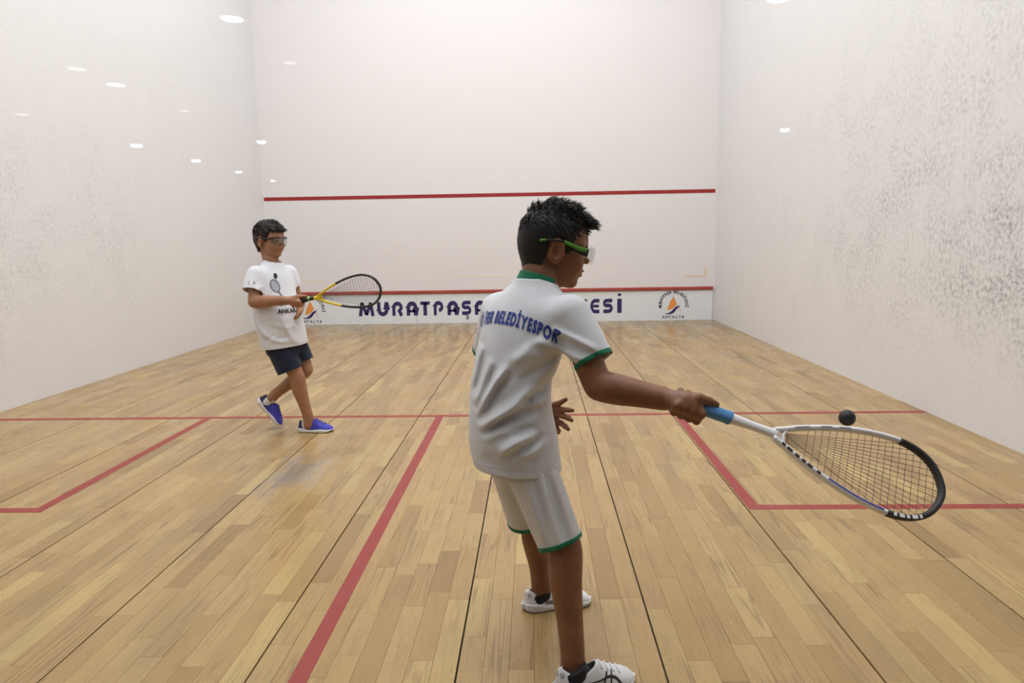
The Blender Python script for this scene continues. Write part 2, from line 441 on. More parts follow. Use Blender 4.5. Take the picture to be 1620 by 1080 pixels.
def glyph(ch):
    """heavy rounded capitals, unit height, returns Flat in a box of width 1"""
    g = Flat(); W = .30
    if ch == 'M':
        g.ribbon([(.10, 0), (.22, .96)], .21); g.ribbon([(.24, .93), (.5, .08)], .2); g.ribbon([(.5, .08), (.76, .93)], .2); g.ribbon([(.78, .96), (.90, 0)], .21)
        g.disc((.24, .88), .12); g.disc((.76, .88), .12)
    elif ch == 'U': g.ribbon([(.16, 1), (.16, .46)]+arc(.5, .46, .34, .33, 180, 360)+[(.84, .46), (.84, 1)], W)
    elif ch == 'R':
        g.ribbon([(.16, 0), (.16, .6)]+arc(.5, .6, .34, .27, 180, -35), .29); g.ribbon([(.60, .48), (.86, 0)], .30)
    elif ch == 'A': g.ribbon([(.16, 0), (.16, .56)]+arc(.5, .56, .34, .3, 180, 0)+[(.84, .56), (.84, 0)], .32); g.ribbon([(.2, .32), (.8, .32)], .18)
    elif ch == 'T': g.ribbon([(.0, .88), (1, .88)], .24); g.ribbon([(.5, .9), (.5, 0)], .38)
    elif ch == 'P': g.ribbon([(.16, 0), (.16, .62)]+arc(.5, .62, .34, .26, 180, -85), .29)
    elif ch in 'SŞ':
        g.ribbon([(.92, .88), (.42, .88)]+arc(.36, .70, .22, .17, 90, 250, 8)+arc(.60, .34, .24, .20, 80, -90, 10)+[(.55, .13), (.05, .13)], .26)
        if ch == 'Ş': g.ribbon([(.45, .02), (.5, -.1)]+arc(.52, -.18, .16, .09, 90, -120, 8), .09)
    elif ch == 'E': g.ribbon([(.98, .88), (.55, .88)]+arc(.52, .5, .36, .38, 90, 270, 14)+[(.55, .12), (.98, .12)], .26); g.ribbon([(.3, .5), (.92, .5)], .2)
    elif ch == 'Y': g.ribbon([(.14, 1), (.14, .72)]+arc(.5, .66, .36, .30, 180, 360)+[(.86, .7), (.86, 1)], .30); g.ribbon([(.5, .45), (.5, 0)], .36)
    elif ch == 'İ': g.ribbon([(.5, 0), (.5, 1)], 1.0); g.disc((.5, 1.28), .42, .10)
    elif ch == 'L': g.ribbon([(.2, 1), (.2, .0)], .36); g.ribbon([(.1, .13), (.95, .13)], .26)
    elif ch == 'D': g.ribbon([(.1, .13), (.45, .13)]+arc(.45, .5, .38, .37, -90, 90)+[(.1, .87)], .26); g.ribbon([(.18, 0), (.18, 1)], .3)
    elif ch == 'B':
        g.ribbon([(.17, 0), (.17, 1)], .3); g.ribbon([(.1, .87), (.5, .87)]+arc(.5, .69, .28, .18, 90, -90)+[(.3, .51)], .24)
        g.ribbon([(.3, .50), (.5, .50)]+arc(.5, .31, .34, .19, 90, -90)+[(.1, .12)], .25)
    return g

# ------------------------------------------------------------------ tin
tin = empty('tin_board', (0, -.012, 0))
tag(tin, 'long white tin board with navy lettering along the foot of the front wall', 'tin board')
box('board', -HW+.03, HW-.03, -.022, -.001, .001, .432, M['tin'], tin)
box('top_strip', -HW+.02, HW-.025, -.045, -.001, .43, .478, M['tinred'], tin, bevel=.012)
for xx in (-1.06, 1.06): box('panel_joint', xx-.0015, xx+.0015, -.0226, -.02, .002, .43, M['joint'], tin)
def wall_print(name, fl, mat, parent, y=-.0236, label=None):
    o = mesh_obj(name, [(a, y, b) for a, b in fl.v], fl.f, mat, parent)
    if label: o['label'] = label
    return o
def px2x(px): return -1.894 + (px-568)*0.0091
for ch, a, b_ in (('M',567.5,592.5),('U',597,615.3),('R',621,638.3),('A',644,661.5),('T',666,681.3),('P',687,703),('A',709,726.3),('Ş',731.5,747.3),('A',752.5,769.5),
                  ('B',783,799),('E',805,821),('L',828,841),('E',847,863),('D',869,890),('İ',899.8,906),('Y',911,929),('E',934,949),('S',954,970),('İ',976.5,983.5)):
    g = glyph(ch); fl = Flat()
    x0, x1 = px2x(a), px2x(b_)
    fl.add([(x0+(x1-x0)*p[0], .118+.203*p[1]) for p in g.v], g.f)
    wall_print('letter', fl, M['navy'], tin)
def logo(cx):
    lo = mesh_obj('emblem', [(cx+x, -.0234, z) for x, z in ((.0, .345), (-.052, .255), (-.085, .155), (-.075, .150), (-.02, .165), (.03, .205), (.05, .232))], [tuple(range(7))], M['orange'], tin)
    lo['label'] = 'orange sail emblem over a navy wave with arched dark lettering'
    fl = Flat()
    top = spline([(-.118, .100), (-.06, .112), (-.01, .15), (.035, .195), (.098, .216)], 6); bot = spline([(-.118, .094), (-.05, .092), (.005, .110), (.05, .165), (.098, .214)], 6)
    n = len(top); fl.add(list(top)+list(bot), [(i, i+1, n+i+1, n+i) for i in range(n-1)])
    fl.v = [(cx+a, b) for a, b in fl.v]; wall_print('emblem_wave', fl, M['navy'], lo, -.0244)
    fl = Flat(); fl.poly([(cx+.062, .19), (cx+.082, .20), (cx+.115, .098), (cx+.105, .098)]); wall_print('emblem_tail', fl, M['peach'], lo, -.0242)
    fl = Flat(); s = 'MURATPAŞA BELEDİYESİ'; n = len(s)
    for i, ch in enumerate(s):
        if ch == ' ': continue
        v, f = text_mesh(ch, .058, .03)
        if len(v) == 0: continue
        a = math.radians(192 - (204)*(i+.5)/n); wv = (v[:, 0].min()+v[:, 0].max())/2
        ca, sa = math.cos(a-math.pi/2), math.sin(a-math.pi/2)
        fl.add([(cx+.168*math.cos(a)+(p[0]-wv)*ca-p[1]*sa, .222+.168*math.sin(a)*1.0+(p[0]-wv)*sa+p[1]*ca) for p in v], f)
    wall_print('arched_lettering', fl, M['inkdark'], lo, -.0240)
    fl = Flat()
    for i, ch in enumerate('ANTALYA'):
        v, f = text_mesh(ch, .052, .03); wv = (v[:, 0].min()+v[:, 0].max())/2
        fl.add([(cx-.138+.046*i+p[0]-wv, .034+p[1]) for p in v], f)
    wall_print('town_lettering', fl, M['inkdark'], lo, -.0240)
logo(2.62); logo(-2.60)

# ------------------------------------------------------------------ court ceiling panels
for x, y in PANELS:
    t = empty('ceiling_light', (x, y, HGT)); tag(t, 'flat white light panel on the court ceiling', 'ceiling light', 'light panels on the court ceiling')
    w, d = PANEL_SIZE[0]/2, PANEL_SIZE[1]/2
    box('light_frame', x-w-.03, x+w+.03, y-d-.03, y+d+.03, HGT-.05, HGT, M['frame'], t)
    mesh_obj('diffuser', [(x-w, y-d, HGT-.052), (x+w, y-d, HGT-.052), (x+w, y+d, HGT-.052), (x-w, y+d, HGT-.052)], [(3, 2, 1, 0)], M['panel'], t)

# ------------------------------------------------------------------ lounge behind the glass, whose ceiling lamps mirror in the pane
LX0, LX1, LY0, LY1, LZ = -8.5, 6.6, -31.5, -LEN-.13, 3.0
tag(box('lounge_floor', LX0, LX1, LY0, LY1, -.12, -.02, M['lounge']), kind='structure')
tag(box('lounge_ceiling', LX0, LX1, LY0, LY1, LZ, LZ+.12, M['loungec']), kind='structure')
tag(box('lounge_wall_back', LX0, LX1, LY0-.2, LY0, -.1, LZ+.1, M['lounge']), kind='structure')
tag(box('lounge_wall_left', LX0-.2, LX0, LY0, LY1, -.1, LZ+.1, M['lounge']), kind='structure')
tag(box('lounge_wall_right', LX1, LX1+.2, LY0, LY1, -.1, LZ+.1, M['lounge']), kind='structure')
tag(box('lounge_wall_front', LX0, -HW-.2, LY1, LY1+.1, -.1, LZ+.1, M['lounge']), kind='structure')
tag(box('lounge_wall_front', HW+.2, LX1, LY1, LY1+.1, -.1, LZ+.1, M['lounge']), kind='structure')
LAMPS = [(-1.81, -15.47, .165, 1, 'round ceiling lamp mirrored large at the top of the left wall, brightest one'),
         (-4.10, -17.66, .174, 1, 'round ceiling lamp mirrored high on the left wall, second brightest there'),
         (-6.52, -22.30, .18, 1, 'round ceiling lamp mirrored lowest towards the left on the left wall'),
         (-6.58, -24.68, .168, 1, 'round ceiling lamp mirrored small in the middle of the three low left ones'),
         (-6.68, -27.12, .145, 1, 'round ceiling lamp mirrored tiny beside the front left corner'),
         (-4.18, -22.17, .15, 1, 'round ceiling lamp mirrored on the front left corner edge'),
         (2.59, -15.35, .165, 1, 'round ceiling lamp mirrored at the top edge of the right wall'),
         (5.00, -22.10, .145, 1, 'round ceiling lamp mirrored small on the right wall near the front corner'),
         (-4.07, -16.92, .163, 0, 'added dim disc for the faint ghost reflection beside the bright one on the left wall'),  # the dim entries are added to give the faint ghost spots
         (-6.38, -19.26, .165, 0, 'added dim disc for the faint ghost reflection at the far left edge'),
         (-4.11, -19.26, .12, 0, 'added dim disc for the faintest ghost reflection on the left wall'),
         (-1.82, -16.89, .12, 0, 'added dim disc for the faint ghost reflection high on the front wall'),
         (-6.76, -29.64, .12, 1, 'round ceiling lamp mirrored as a dot above the left end of the service line')]
for x, y, d, on, lab in LAMPS:
    t = empty('recessed_ceiling_lamp', (x, y, LZ)); tag(t, lab, 'ceiling lamp', 'lounge ceiling lamps mirrored in the glass')
    n = 32; r = d/2
    ring = [(x+rr*math.cos(2*math.pi*i/n), y+rr*math.sin(2*math.pi*i/n), z) for rr, z in ((r, LZ-.004), (r+.018, LZ-.006), (r+.02, LZ-.0001)) for i in range(n)]
    mesh_obj('trim_ring', ring, [(k*n+i, (k+1)*n+i, (k+1)*n+(i+1) % n, k*n+(i+1) % n) for k in range(2) for i in range(n)], M['frame'], t)
    dep = .042 if y < -19.5 else .004                                   # farther diffusers bulge to imitate lens blur thickening their reflections
    dv = [(x+r*c*math.cos(2*math.pi*i/n), y+r*c*math.sin(2*math.pi*i/n), LZ-.005-dep*s_) for c, s_ in ((1, 0), (.97, .6), (.85, .85), (.6, .96), (.3, 1)) for i in range(n)]
    mesh_obj('diffuser', dv, [(k*n+(i+1) % n, (k+1)*n+(i+1) % n, (k+1)*n+i, k*n+i) for k in range(4) for i in range(n)]+[tuple(4*n+i for i in range(n))[::-1]], M['down' if on else 'dim'], t, smooth=True)
# ------------------------------------------------------------------ signed-distance modelling for bodies and clothing
def smin(a, b, k):
    if k <= 0: return np.minimum(a, b)
    h = np.clip(.5+.5*(b-a)/k, 0, 1); return b*(1-h)+a*h-k*h*(1-h)
def rc(a, b, ra, rb):
    a = np.asarray(a, float); b = np.asarray(b, float); ab = b-a; L2 = float(ab@ab)+1e-12
    def fn(x, y, z):
        t = np.clip(((x-a[0])*ab[0]+(y-a[1])*ab[1]+(z-a[2])*ab[2])/L2, 0, 1)
        return np.sqrt((x-a[0]-ab[0]*t)**2+(y-a[1]-ab[1]*t)**2+(z-a[2]-ab[2]*t)**2)-(ra+(rb-ra)*t)
    m = max(ra, rb); return fn, np.minimum(a, b)-m, np.maximum(a, b)+m
def ell(c, ax, r):
    c = np.asarray(c, float); ax = np.asarray(ax, float); r = np.asarray(r, float)
    def fn(x, y, z):
        p = [((x-c[0])*ax[i, 0]+(y-c[1])*ax[i, 1]+(z-c[2])*ax[i, 2]) for i in range(3)]
        k1 = np.sqrt(sum((p[i]/r[i])**2 for i in range(3))); k2 = np.sqrt(sum((p[i]/r[i]**2)**2 for i in range(3)))+1e-6
        return k1*(k1-1)/k2
    m = r.max(); return fn, c-m, c+m
def capcone(a, b, ra, rb, cap0=False, cap1=True):
    """cone around a-b running on past open ends, cut flat at b (and a)"""
    a = np.asarray(a, float); b = np.asarray(b, float); ab = b-a; Ln = np.linalg.norm(ab); u = ab/Ln
    def fn(x, y, z):
        s = (x-a[0])*u[0]+(y-a[1])*u[1]+(z-a[2])*u[2]; t = s/Ln; tc = np.clip(t, 0, 1.35)
        d = np.sqrt((x-a[0]-ab[0]*tc)**2+(y-a[1]-ab[1]*tc)**2+(z-a[2]-ab[2]*tc)**2)-(ra+(rb-ra)*np.clip(t, 0, 1))
        return np.maximum(d, s-Ln) if cap1 else d
    m = max(ra, rb); e = b if cap1 else b+ab*.35
    return fn, np.minimum(a, e)-m, np.maximum(a, e)+m
class Levels:
    """a trunk described by ellipses at heights: z, cx, cy, yaw of the front (deg from +y to +x), half width, half depth"""
    def __init__(s, rows):
        s.t = np.array(sorted(rows), float)
    def at(s, z):
        T = s.t; return [np.interp(z, T[:, 0], T[:, i]) for i in range(1, 6)]
    def prim(s, inset=0, n0=None, zlo=None, zhi=None):
        T = s.t
        def fn(x, y, z):
            d = fn0(x, y, z)
            return np.maximum(d, fn0(x, y, z+np.float32(inset*1.3))) if inset > 0 else d
        def fn0(x, y, z):
            zz = z.ravel(); zc = np.clip(zz, T[0, 0], T[-1, 0])
            # smoothed interpolation
            acc = [0]*5
            for dz in (-.02, -.01, 0, .01, .02):
                q = s.at(np.clip(zc+dz, T[0, 0], T[-1, 0])); acc = [a+b/5 for a, b in zip(acc, q)]
            cx, cy, yw, ru, rv = [np.asarray(a).reshape(z.shape) for a in acc]
            c, sn = np.cos(np.radians(yw)), np.sin(np.radians(yw))
            dx, dy = x-cx, y-cy
            v = dx*sn+dy*c; u = dx*c-dy*sn
            ru = ru-inset; rv = rv-inset
            k1 = np.sqrt((u/ru)**2+(v/rv)**2); k2 = np.sqrt((u/ru**2)**2+(v/rv**2)**2)+1e-6
            d = k1*(k1-1)/k2
            a = T[0, 0] if zlo is None else zlo; b = T[-1, 0] if zhi is None else zhi
            return np.maximum(d, np.maximum(a-z, z-b))
        m = T[:, 4:6].max()
        return fn, np.array([T[:, 1].min()-m, T[:, 2].min()-m, T[0, 0] if zlo is None else zlo]), np.array([T[:, 1].max()+m, T[:, 2].max()+m, T[-1, 0]])
    def frame(s, z):
        cx, cy, yw, ru, rv = [float(a) for a in s.at(z)]; c, sn = math.cos(math.radians(yw)), math.sin(math.radians(yw))
        return np.array([cx, cy, z]), np.array([c, -sn, 0]), np.array([sn, c, 0]), ru, rv
class Grid:
    def __init__(s, lo, hi, h):
        s.lo = np.asarray(lo, float); s.h = h; s.n = (np.ceil((np.asarray(hi)-s.lo)/h)+1).astype(int)
        s.D = np.full(s.n, 1.0, dtype=np.float32); s.ax = [(s.lo[i]+h*np.arange(s.n[i])).astype(np.float32) for i in range(3)]
    def sl(s, lo, hi, pad):
        a = np.clip(np.floor((lo-pad-s.lo)/s.h).astype(int), 0, s.n); b = np.clip(np.ceil((hi+pad-s.lo)/s.h).astype(int)+1, 0, s.n)
        return tuple(slice(i, j) for i, j in zip(a, b))
    def xyz(s, sl=None):
        sl = sl or (slice(None),)*3
        return s.ax[0][sl[0]][:, None, None], s.ax[1][sl[1]][None, :, None], s.ax[2][sl[2]][None, None, :]
    def add(s, prim, k=0.0):
        fn, lo, hi = prim; sl = s.sl(lo, hi, .012+k)
        if any(q.stop <= q.start for q in sl): return
        s.D[sl] = smin(s.D[sl], fn(*s.xyz(sl)).astype(np.float32), k)
    def sub(s, prim, k=0.0):
        fn, lo, hi = prim; sl = s.sl(lo, hi, .012+k)
        s.D[sl] = -smin(-s.D[sl], fn(*s.xyz(sl)).astype(np.float32), k)
    def chain(s, pts, rad, k=.004):
        for i in range(len(pts)-1): s.add(rc(pts[i], pts[i+1], rad[i], rad[i+1]), k if i == 0 else min(k, .004))
    def mesh(s): return surface_nets(s.D, s.lo, s.h)
def surface_nets(D, lo, h):
    S = D < 0; n = D.shape
    cnt = np.zeros([m-1 for m in n], dtype=np.uint8); cor = [(i, j, k) for i in (0, 1) for j in (0, 1) for k in (0, 1)]
    for i, j, k in cor: cnt += S[i:n[0]-1+i, j:n[1]-1+j, k:n[2]-1+k]
    I = np.argwhere((cnt > 0) & (cnt < 8)); idx = np.full(cnt.shape, -1, dtype=np.int32); idx[I[:, 0], I[:, 1], I[:, 2]] = np.arange(len(I))
    dv = {c: D[I[:, 0]+c[0], I[:, 1]+c[1], I[:, 2]+c[2]] for c in cor}
    acc = np.zeros((len(I), 3)); w = np.zeros(len(I))
    for a in cor:
        for axn in range(3):
            if a[axn]: continue
            b = list(a); b[axn] = 1; b = tuple(b); d0, d1 = dv[a], dv[b]; m = (d0 < 0) != (d1 < 0)
            t = np.where(m, d0/np.where(m, d0-d1, 1), 0)
            p = np.tile(np.array(a, float), (len(I), 1)); p[:, axn] += t
            acc += p*m[:, None]; w += m
    V = lo + h*(I + acc/w[:, None])
    F = []
    for axn in range(3):
        o1, o2 = [(1, 2), (2, 0), (0, 1)][axn]
        s0 = [slice(None)]*3; s1 = [slice(None)]*3; s0[axn] = slice(0, n[axn]-1); s1[axn] = slice(1, n[axn])
        a, b = S[tuple(s0)], S[tuple(s1)]
        E = np.argwhere(a != b); E = E[(E[:, o1] > 0) & (E[:, o2] > 0) & (E[:, o1] < n[o1]-1) & (E[:, o2] < n[o2]-1)]
        if not len(E): continue
        fl = a[E[:, 0], E[:, 1], E[:, 2]]
        def g(d1, d2):
            q = E.copy(); q[:, o1] -= d1; q[:, o2] -= d2; return idx[q[:, 0], q[:, 1], q[:, 2]]
        Q = np.stack([g(1, 1), g(0, 1), g(0, 0), g(1, 0)], 1); Q[~fl] = Q[~fl][:, ::-1]; F.append(Q)
    F = np.concatenate(F) if F else np.zeros((0, 4), int); F = F[(F >= 0).all(1)]
    return V, F
def relax(V, F, it=2, lam=.5):
    for _ in range(it):
        acc = np.zeros_like(V); c = np.zeros(len(V))
        for i, j in ((0, 1), (1, 2), (2, 3), (3, 0)):
            np.add.at(acc, F[:, i], V[F[:, j]]); np.add.at(acc, F[:, j], V[F[:, i]]); np.add.at(c, F[:, i], 1); np.add.at(c, F[:, j], 1)
        V = V*(1-lam) + lam*acc/np.maximum(c, 1)[:, None]
    return V
def merge(parts):
    V, F, n = [], [], 0
    for v, f in parts: V.append(v); F.append(f+n); n += len(v)
    return np.concatenate(V), np.concatenate(F)
def bvh_of(V, F): return BVHTree.FromPolygons([tuple(a) for a in V], [tuple(int(i) for i in f) for f in F])
def densify(fl, maxlen):
    bm = bmesh.new()
    vs_ = [bm.verts.new((p[0], p[1], 0)) for p in fl.v]
    for f in fl.f:
        try: bm.faces.new([vs_[i] for i in f])
        except ValueError: pass
    bmesh.ops.triangulate(bm, faces=bm.faces[:])
    for _ in range(6):
        e = [e for e in bm.edges if e.calc_length() > maxlen]
        if not e: break
        bmesh.ops.subdivide_edges(bm, edges=e, cuts=1); bmesh.ops.triangulate(bm, faces=[f for f in bm.faces if len(f.verts) > 3])
    bm.verts.index_update()
    v = np.array([tuple(q.co)[:2] for q in bm.verts]); f = [tuple(q.index for q in fc.verts) for fc in bm.faces]; bm.free()
    return v, f
def wrap_print(name, fl, bvh, lev, zref, side, mat, parent, maxlen=.004, lift=.0016, label=None):
    """lays a flat print onto the trunk: u runs round the body from the middle of the back (side -1) or chest (+1)"""
    v, f = densify(fl, maxlen)
    c, R, Fd, ru, rv = lev.frame(zref); th = np.linspace(-1.9, 1.9, 400)
    pts = np.stack([c[0]+R[0]*ru*np.sin(th)+side*Fd[0]*rv*np.cos(th), c[1]+R[1]*ru*np.sin(th)+side*Fd[1]*rv*np.cos(th)], 1)
    s = np.concatenate([[0], np.cumsum(np.linalg.norm(np.diff(pts, axis=0), axis=1))]); s -= np.interp(0, th, s)
    out = []
    for a, b in v:
        t = np.interp(a if side < 0 else -a, s, th); z = zref+b
        cc, R2, F2, ru2, rv2 = lev.frame(z); p = cc+R2*ru2*math.sin(t)+side*F2*rv2*math.cos(t)
        d = unit(R2*math.sin(t)/ru2+side*F2*math.cos(t)/rv2); o = p+d*.12
        hit = bvh.ray_cast(Vector(o), Vector(-d), .25)
        if hit[0] is None: out.append(p+d*lift)
        else: out.append(np.array(hit[0])+d*lift)
    o = mesh_obj(name, out, f, mat, parent)
    if label: o['label'] = label
    return o
def ridge_fold(folds):
    """cloth folds: (polyline in x,z ; width ; height ; y side test)"""
    def fn(x, y, z):
        tot = 0
        for pl, w, hgt, yc, sgn in folds:
            pl = spline(pl, 4); best = None; s = 0; nseg = len(pl)-1
            for i in range(nseg):
                a = pl[i]; b = pl[i+1]; ab = b-a; t = np.clip(((x-a[0])*ab[0]+(z-a[1])*ab[1])/(ab@ab), 0, 1)
                d = np.sqrt((x-a[0]-ab[0]*t)**2+(z-a[1]-ab[1]*t)**2); sp = (i+t)/nseg
                if best is None: best, s = d, sp
                else: s = np.where(d < best, sp, s); best = np.minimum(best, d)
            q = np.exp(-(best/w)**2)*np.clip(4.6*s*(1-s)+.02, 0, 1)          # fades out towards both ends; (x, z) only
            tot = tot - hgt*q/(1+np.exp(-np.clip(sgn*(y-yc)/.015, -30, 30)))
        return tot
    return fn

# ------------------------------------------------------------------ head
class HeadFrame:
    def __init__(s, ear_mid, yaw, pitch, roll=0, scale=1.0):
        y = math.radians(yaw); p = math.radians(pitch); s.s = scale
        f0 = np.array([math.sin(y), math.cos(y), 0]); r0 = np.array([math.cos(y), -math.sin(y), 0]); u0 = np.array([0, 0, 1.])
        s.f = f0*math.cos(p)+u0*math.sin(p); u1 = u0*math.cos(p)-f0*math.sin(p)
        ro = math.radians(roll); s.r = r0*math.cos(ro)-u1*math.sin(ro); s.u = u1*math.cos(ro)+r0*math.sin(ro)
        s.o = np.asarray(ear_mid, float); s.ax = np.stack([s.f, s.r, s.u])
    def __call__(s, f, r, u): return s.o + s.s*(s.f*f+s.r*r+s.u*u)
    def local(s, P): d = (np.asarray(P)-s.o)/s.s; return d@s.ax.T
    def E(s, c, r): return ell(s(*c), s.ax, np.asarray(r)*s.s)
    def C(s, a, b, ra, rb): return rc(s(*a), s(*b), ra*s.s, rb*s.s)
def head_grid(H, neck, neck_r, h=.002):
    lo = np.minimum(H.o, neck)-.15*H.s; hi = np.maximum(H.o, neck)+.15*H.s
    lo[2] = neck[2]-.05
    g = Grid(lo, hi, h)
    g.add(H.E((-.004, 0, .036), (.091, .071, .086)))
    g.add(H.E((.040, 0, .045), (.048, .058, .05)), .02)
    g.add(H.E((.036, 0, -.022), (.052, .055, .064)), .02)
    g.add(H.E((.030, 0, -.052), (.05, .046, .034)), .02)
    g.add(H.E((.070, 0, -.073), (.016, .019, .014)), .016)
    for sx in (-1, 1):
        g.add(H.E((.056, sx*.032, -.020), (.028, .026, .028)), .018)
        g.add(H.C((.080, sx*.012, .034), (.066, sx*.048, .032), .009, .008), .012)     # brow
        g.sub(H.E((.094, sx*.031, .014), (.015, .017, .012)), .012)                     # eye socket
        g.add(H.E((.073, sx*.031, .012), (.0125, .0125, .0105)), .004)                   # lids
    g.add(H.C((.080, 0, .024), (.093, 0, .0), .0065, .0085), .010)
    g.add(H.E((.099, 0, -.004), (.0105, .0095, .009)), .006)
    for sx in (-1, 1): g.add(H.E((.086, sx*.0095, -.007), (.008, .006, .0065)), .005)
    g.add(H.E((.080, 0, -.038), (.014, .021, .014)), .012)
    g.add(H.E((.0915, 0, -.034), (.0075, .017, .0048)), .005)
    g.add(H.E((.0890, 0, -.0465), (.0075, .0155, .0052)), .005)
    g.sub(H.E((.100, 0, -.0402), (.010, .019, .0018)), .003)
    for sx in (-1, 1):
        tilt = np.array([unit(H.f*.95+sx*H.r*-.25), unit(H.r*sx*.95+H.f*-.28), H.u])
        g.add(ell(H(-.006, sx*.073, .003), tilt, np.array((.0195, .008, .033))*H.s), .006)
        g.add(H.E((-.001, sx*.0705, -.022), (.010, .007, .011)), .005)
        g.sub(ell(H(-.003, sx*.0815, .003), tilt, np.array((.0112, .0085, .022))*H.s), .002)
        g.add(H.E((.010, sx*.0725, -.004), (.004, .005, .007)), .004)
    nb = np.asarray(neck, float)
    g.add(rc(H(-.034, 0, -.01), nb, .043*H.s, neck_r), .010); g.add(rc(nb, nb-np.array([0, 0, .06]), neck_r, neck_r*1.35), .02)
    return g
def poly_sdf(px, py, poly):
    P = np.asarray(poly, float); d = None; s = 1.0
    n = len(P); j = n-1
    for i in range(n):
        e = P[j]-P[i]; wx, wy = px-P[i, 0], py-P[i, 1]; t = np.clip((wx*e[0]+wy*e[1])/(e@e), 0, 1)
        q = (wx-e[0]*t)**2+(wy-e[1]*t)**2; d = q if d is None else np.minimum(d, q)
        c1 = py >= P[i, 1]; c2 = py < P[j, 1]; c3 = e[0]*wy > e[1]*wx
        s = s*np.where((c1 & c2 & c3) | (~c1 & ~c2 & ~c3), -1, 1); j = i
    return s*np.sqrt(d)
def hair_mesh(H, poly, lobes, side=.074, h=.0022, back=.1):
    g = Grid(H.o-.165*H.s, H.o+.175*H.s, h)
    g.add(H.E((-.008, 0, .040), (back, side+.004, .096)))
    g.add(H.C((-.028, 0, .0), (-.020, 0, -.085), .060, .046), .03)
    for a, b, ra, rb in lobes: g.add(H.C(a, b, ra, rb), .012)
    x, y, z = g.xyz(); dx, dy, dz = x-H.o[0], y-H.o[1], z-H.o[2]
    f = (dx*H.f[0]+dy*H.f[1]+dz*H.f[2])/H.s; u = (dx*H.u[0]+dy*H.u[1]+dz*H.u[2])/H.s; r = (dx*H.r[0]+dy*H.r[1]+dz*H.r[2])/H.s
    g.D += (.0028*np.sin(f*210+np.sin(r*150)*1.2)*np.sin(r*190+u*60)+.0016*np.sin(f*420+u*330)*np.sin(r*370)).astype(np.float32)*np.clip((u-.02)*14, 0.12, 1)
    pd = poly_sdf(f, u, poly)*H.s
    g.D = -smin(-g.D, -pd.astype(np.float32), .006)
    # the neck and jaw stay free of hair
    return g.mesh()
def strands(V, F, H, n, flow, length, rad, umin):
    """short tapered tufts growing out of the hair surface"""
    c = V[F].mean(1); nrm = np.cross(V[F[:, 1]]-V[F[:, 0]], V[F[:, 2]]-V[F[:, 0]]); ar = np.linalg.norm(nrm, axis=1); nrm = nrm/(ar[:, None]+1e-12)
    loc = H.local(c); out = ((c-H.o)*nrm).sum(1) > .02*H.s
    w = ar*out*np.clip((loc[:, 2]-umin)/.03, 0, 1); w = w/w.sum(); pick = rng.choice(len(F), n, p=w)
    vs_, fs_ = [], []
    for i in pick:
        p = c[i]-nrm[i]*.002; l = H.local(c[i]); d = flow(l); d = H.f*d[0]+H.r*d[1]+H.u*d[2]
        d = unit(unit(d)+nrm[i]*.55+rng.normal(0, .22, 3)); L_ = length*rng.uniform(.55, 1.25)*np.clip((l[2]-.02)/.07, .2, 1)
        a = unit(np.cross(d, nrm[i]+rng.normal(0, .1, 3))); b = np.cross(d, a); rr = rad*rng.uniform(.7, 1.3)
        m = p+d*L_*.55; tip = p+unit(d-nrm[i]*.35)*L_; n0 = len(vs_)
        for q, s in ((p, 1), (m, .75)):
            for k in range(3): vs_.append(q+(a*math.cos(k*2.094)+b*math.sin(k*2.094))*rr*s)
        vs_.append(tip)
        for k in range(3):
            k2 = (k+1) % 3; fs_ += [(n0+k, n0+k2, n0+3+k2, n0+3+k), (n0+3+k, n0+3+k2, n0+6)]
    return vs_, fs_
def lip_attr(o, V, H):
    l = H.local(V); d = np.sqrt(((l[:, 0]-.094)/.013)**2+(l[:, 1]/.0165)**2+((l[:, 2]+.040)/.0125)**2)
    a = o.data.attributes.new('lip', 'FLOAT', 'POINT'); a.data.foreach_set('value', np.clip((1.15-d)*3, 0, .75).astype(np.float32))

# ------------------------------------------------------------------ hands
def grip_hand(g, wrist, pt, ax, k0, sgn, rho=.0225, s=1.0, fr=.0082):
    ax = unit(ax); k0 = unit(np.asarray(k0)-ax*(np.asarray(k0)@ax)); b = np.cross(ax, k0)*sgn; wrist = np.asarray(wrist, float)
    P = lambda off, th, ro: np.asarray(pt)+ax*off+(k0*math.cos(math.radians(th))+b*math.sin(math.radians(th)))*ro
    for i in range(4):
        off = (.027-.0178*i)*s; r = fr*(1.05, 1.08, 1.0, .86)[i]*s; last = (215, 235, 225, 200)[i]
        th = [-38, 15, 60, 105, 150, 190, last]; ro = [rho+.008, rho+.0085, rho+.003, rho+.001, rho, rho, rho-.001]
        pts = [P(off+(.004 if i == 0 and t > 60 else 0), t, q*s) for t, q in zip(th, ro)]
        g.chain(pts, [r*1.12, r*1.12, r*1.02, r, r*.95, r*.88, r*.78], .005)
        g.add(rc(lerp(wrist, P(off*.5, -60, .02), .25), P(off, -38, rho+.006), .0135*s, .0105*s), .010)
    g.add(rc(wrist, P(-.012, -75, .016), .019*s, .019*s), .012)
    g.add(rc(wrist, P(.010, -70, .018), .018*s, .018*s), .012)
    tb = [lerp(wrist, P(.01, -100, .026), .55), P(.014, -105, .029), P(.040, -125, .024), P(.060, -140, .0205)]
    g.chain(tb, [.015*s, .0125*s, .0098*s, .0075*s], .009)
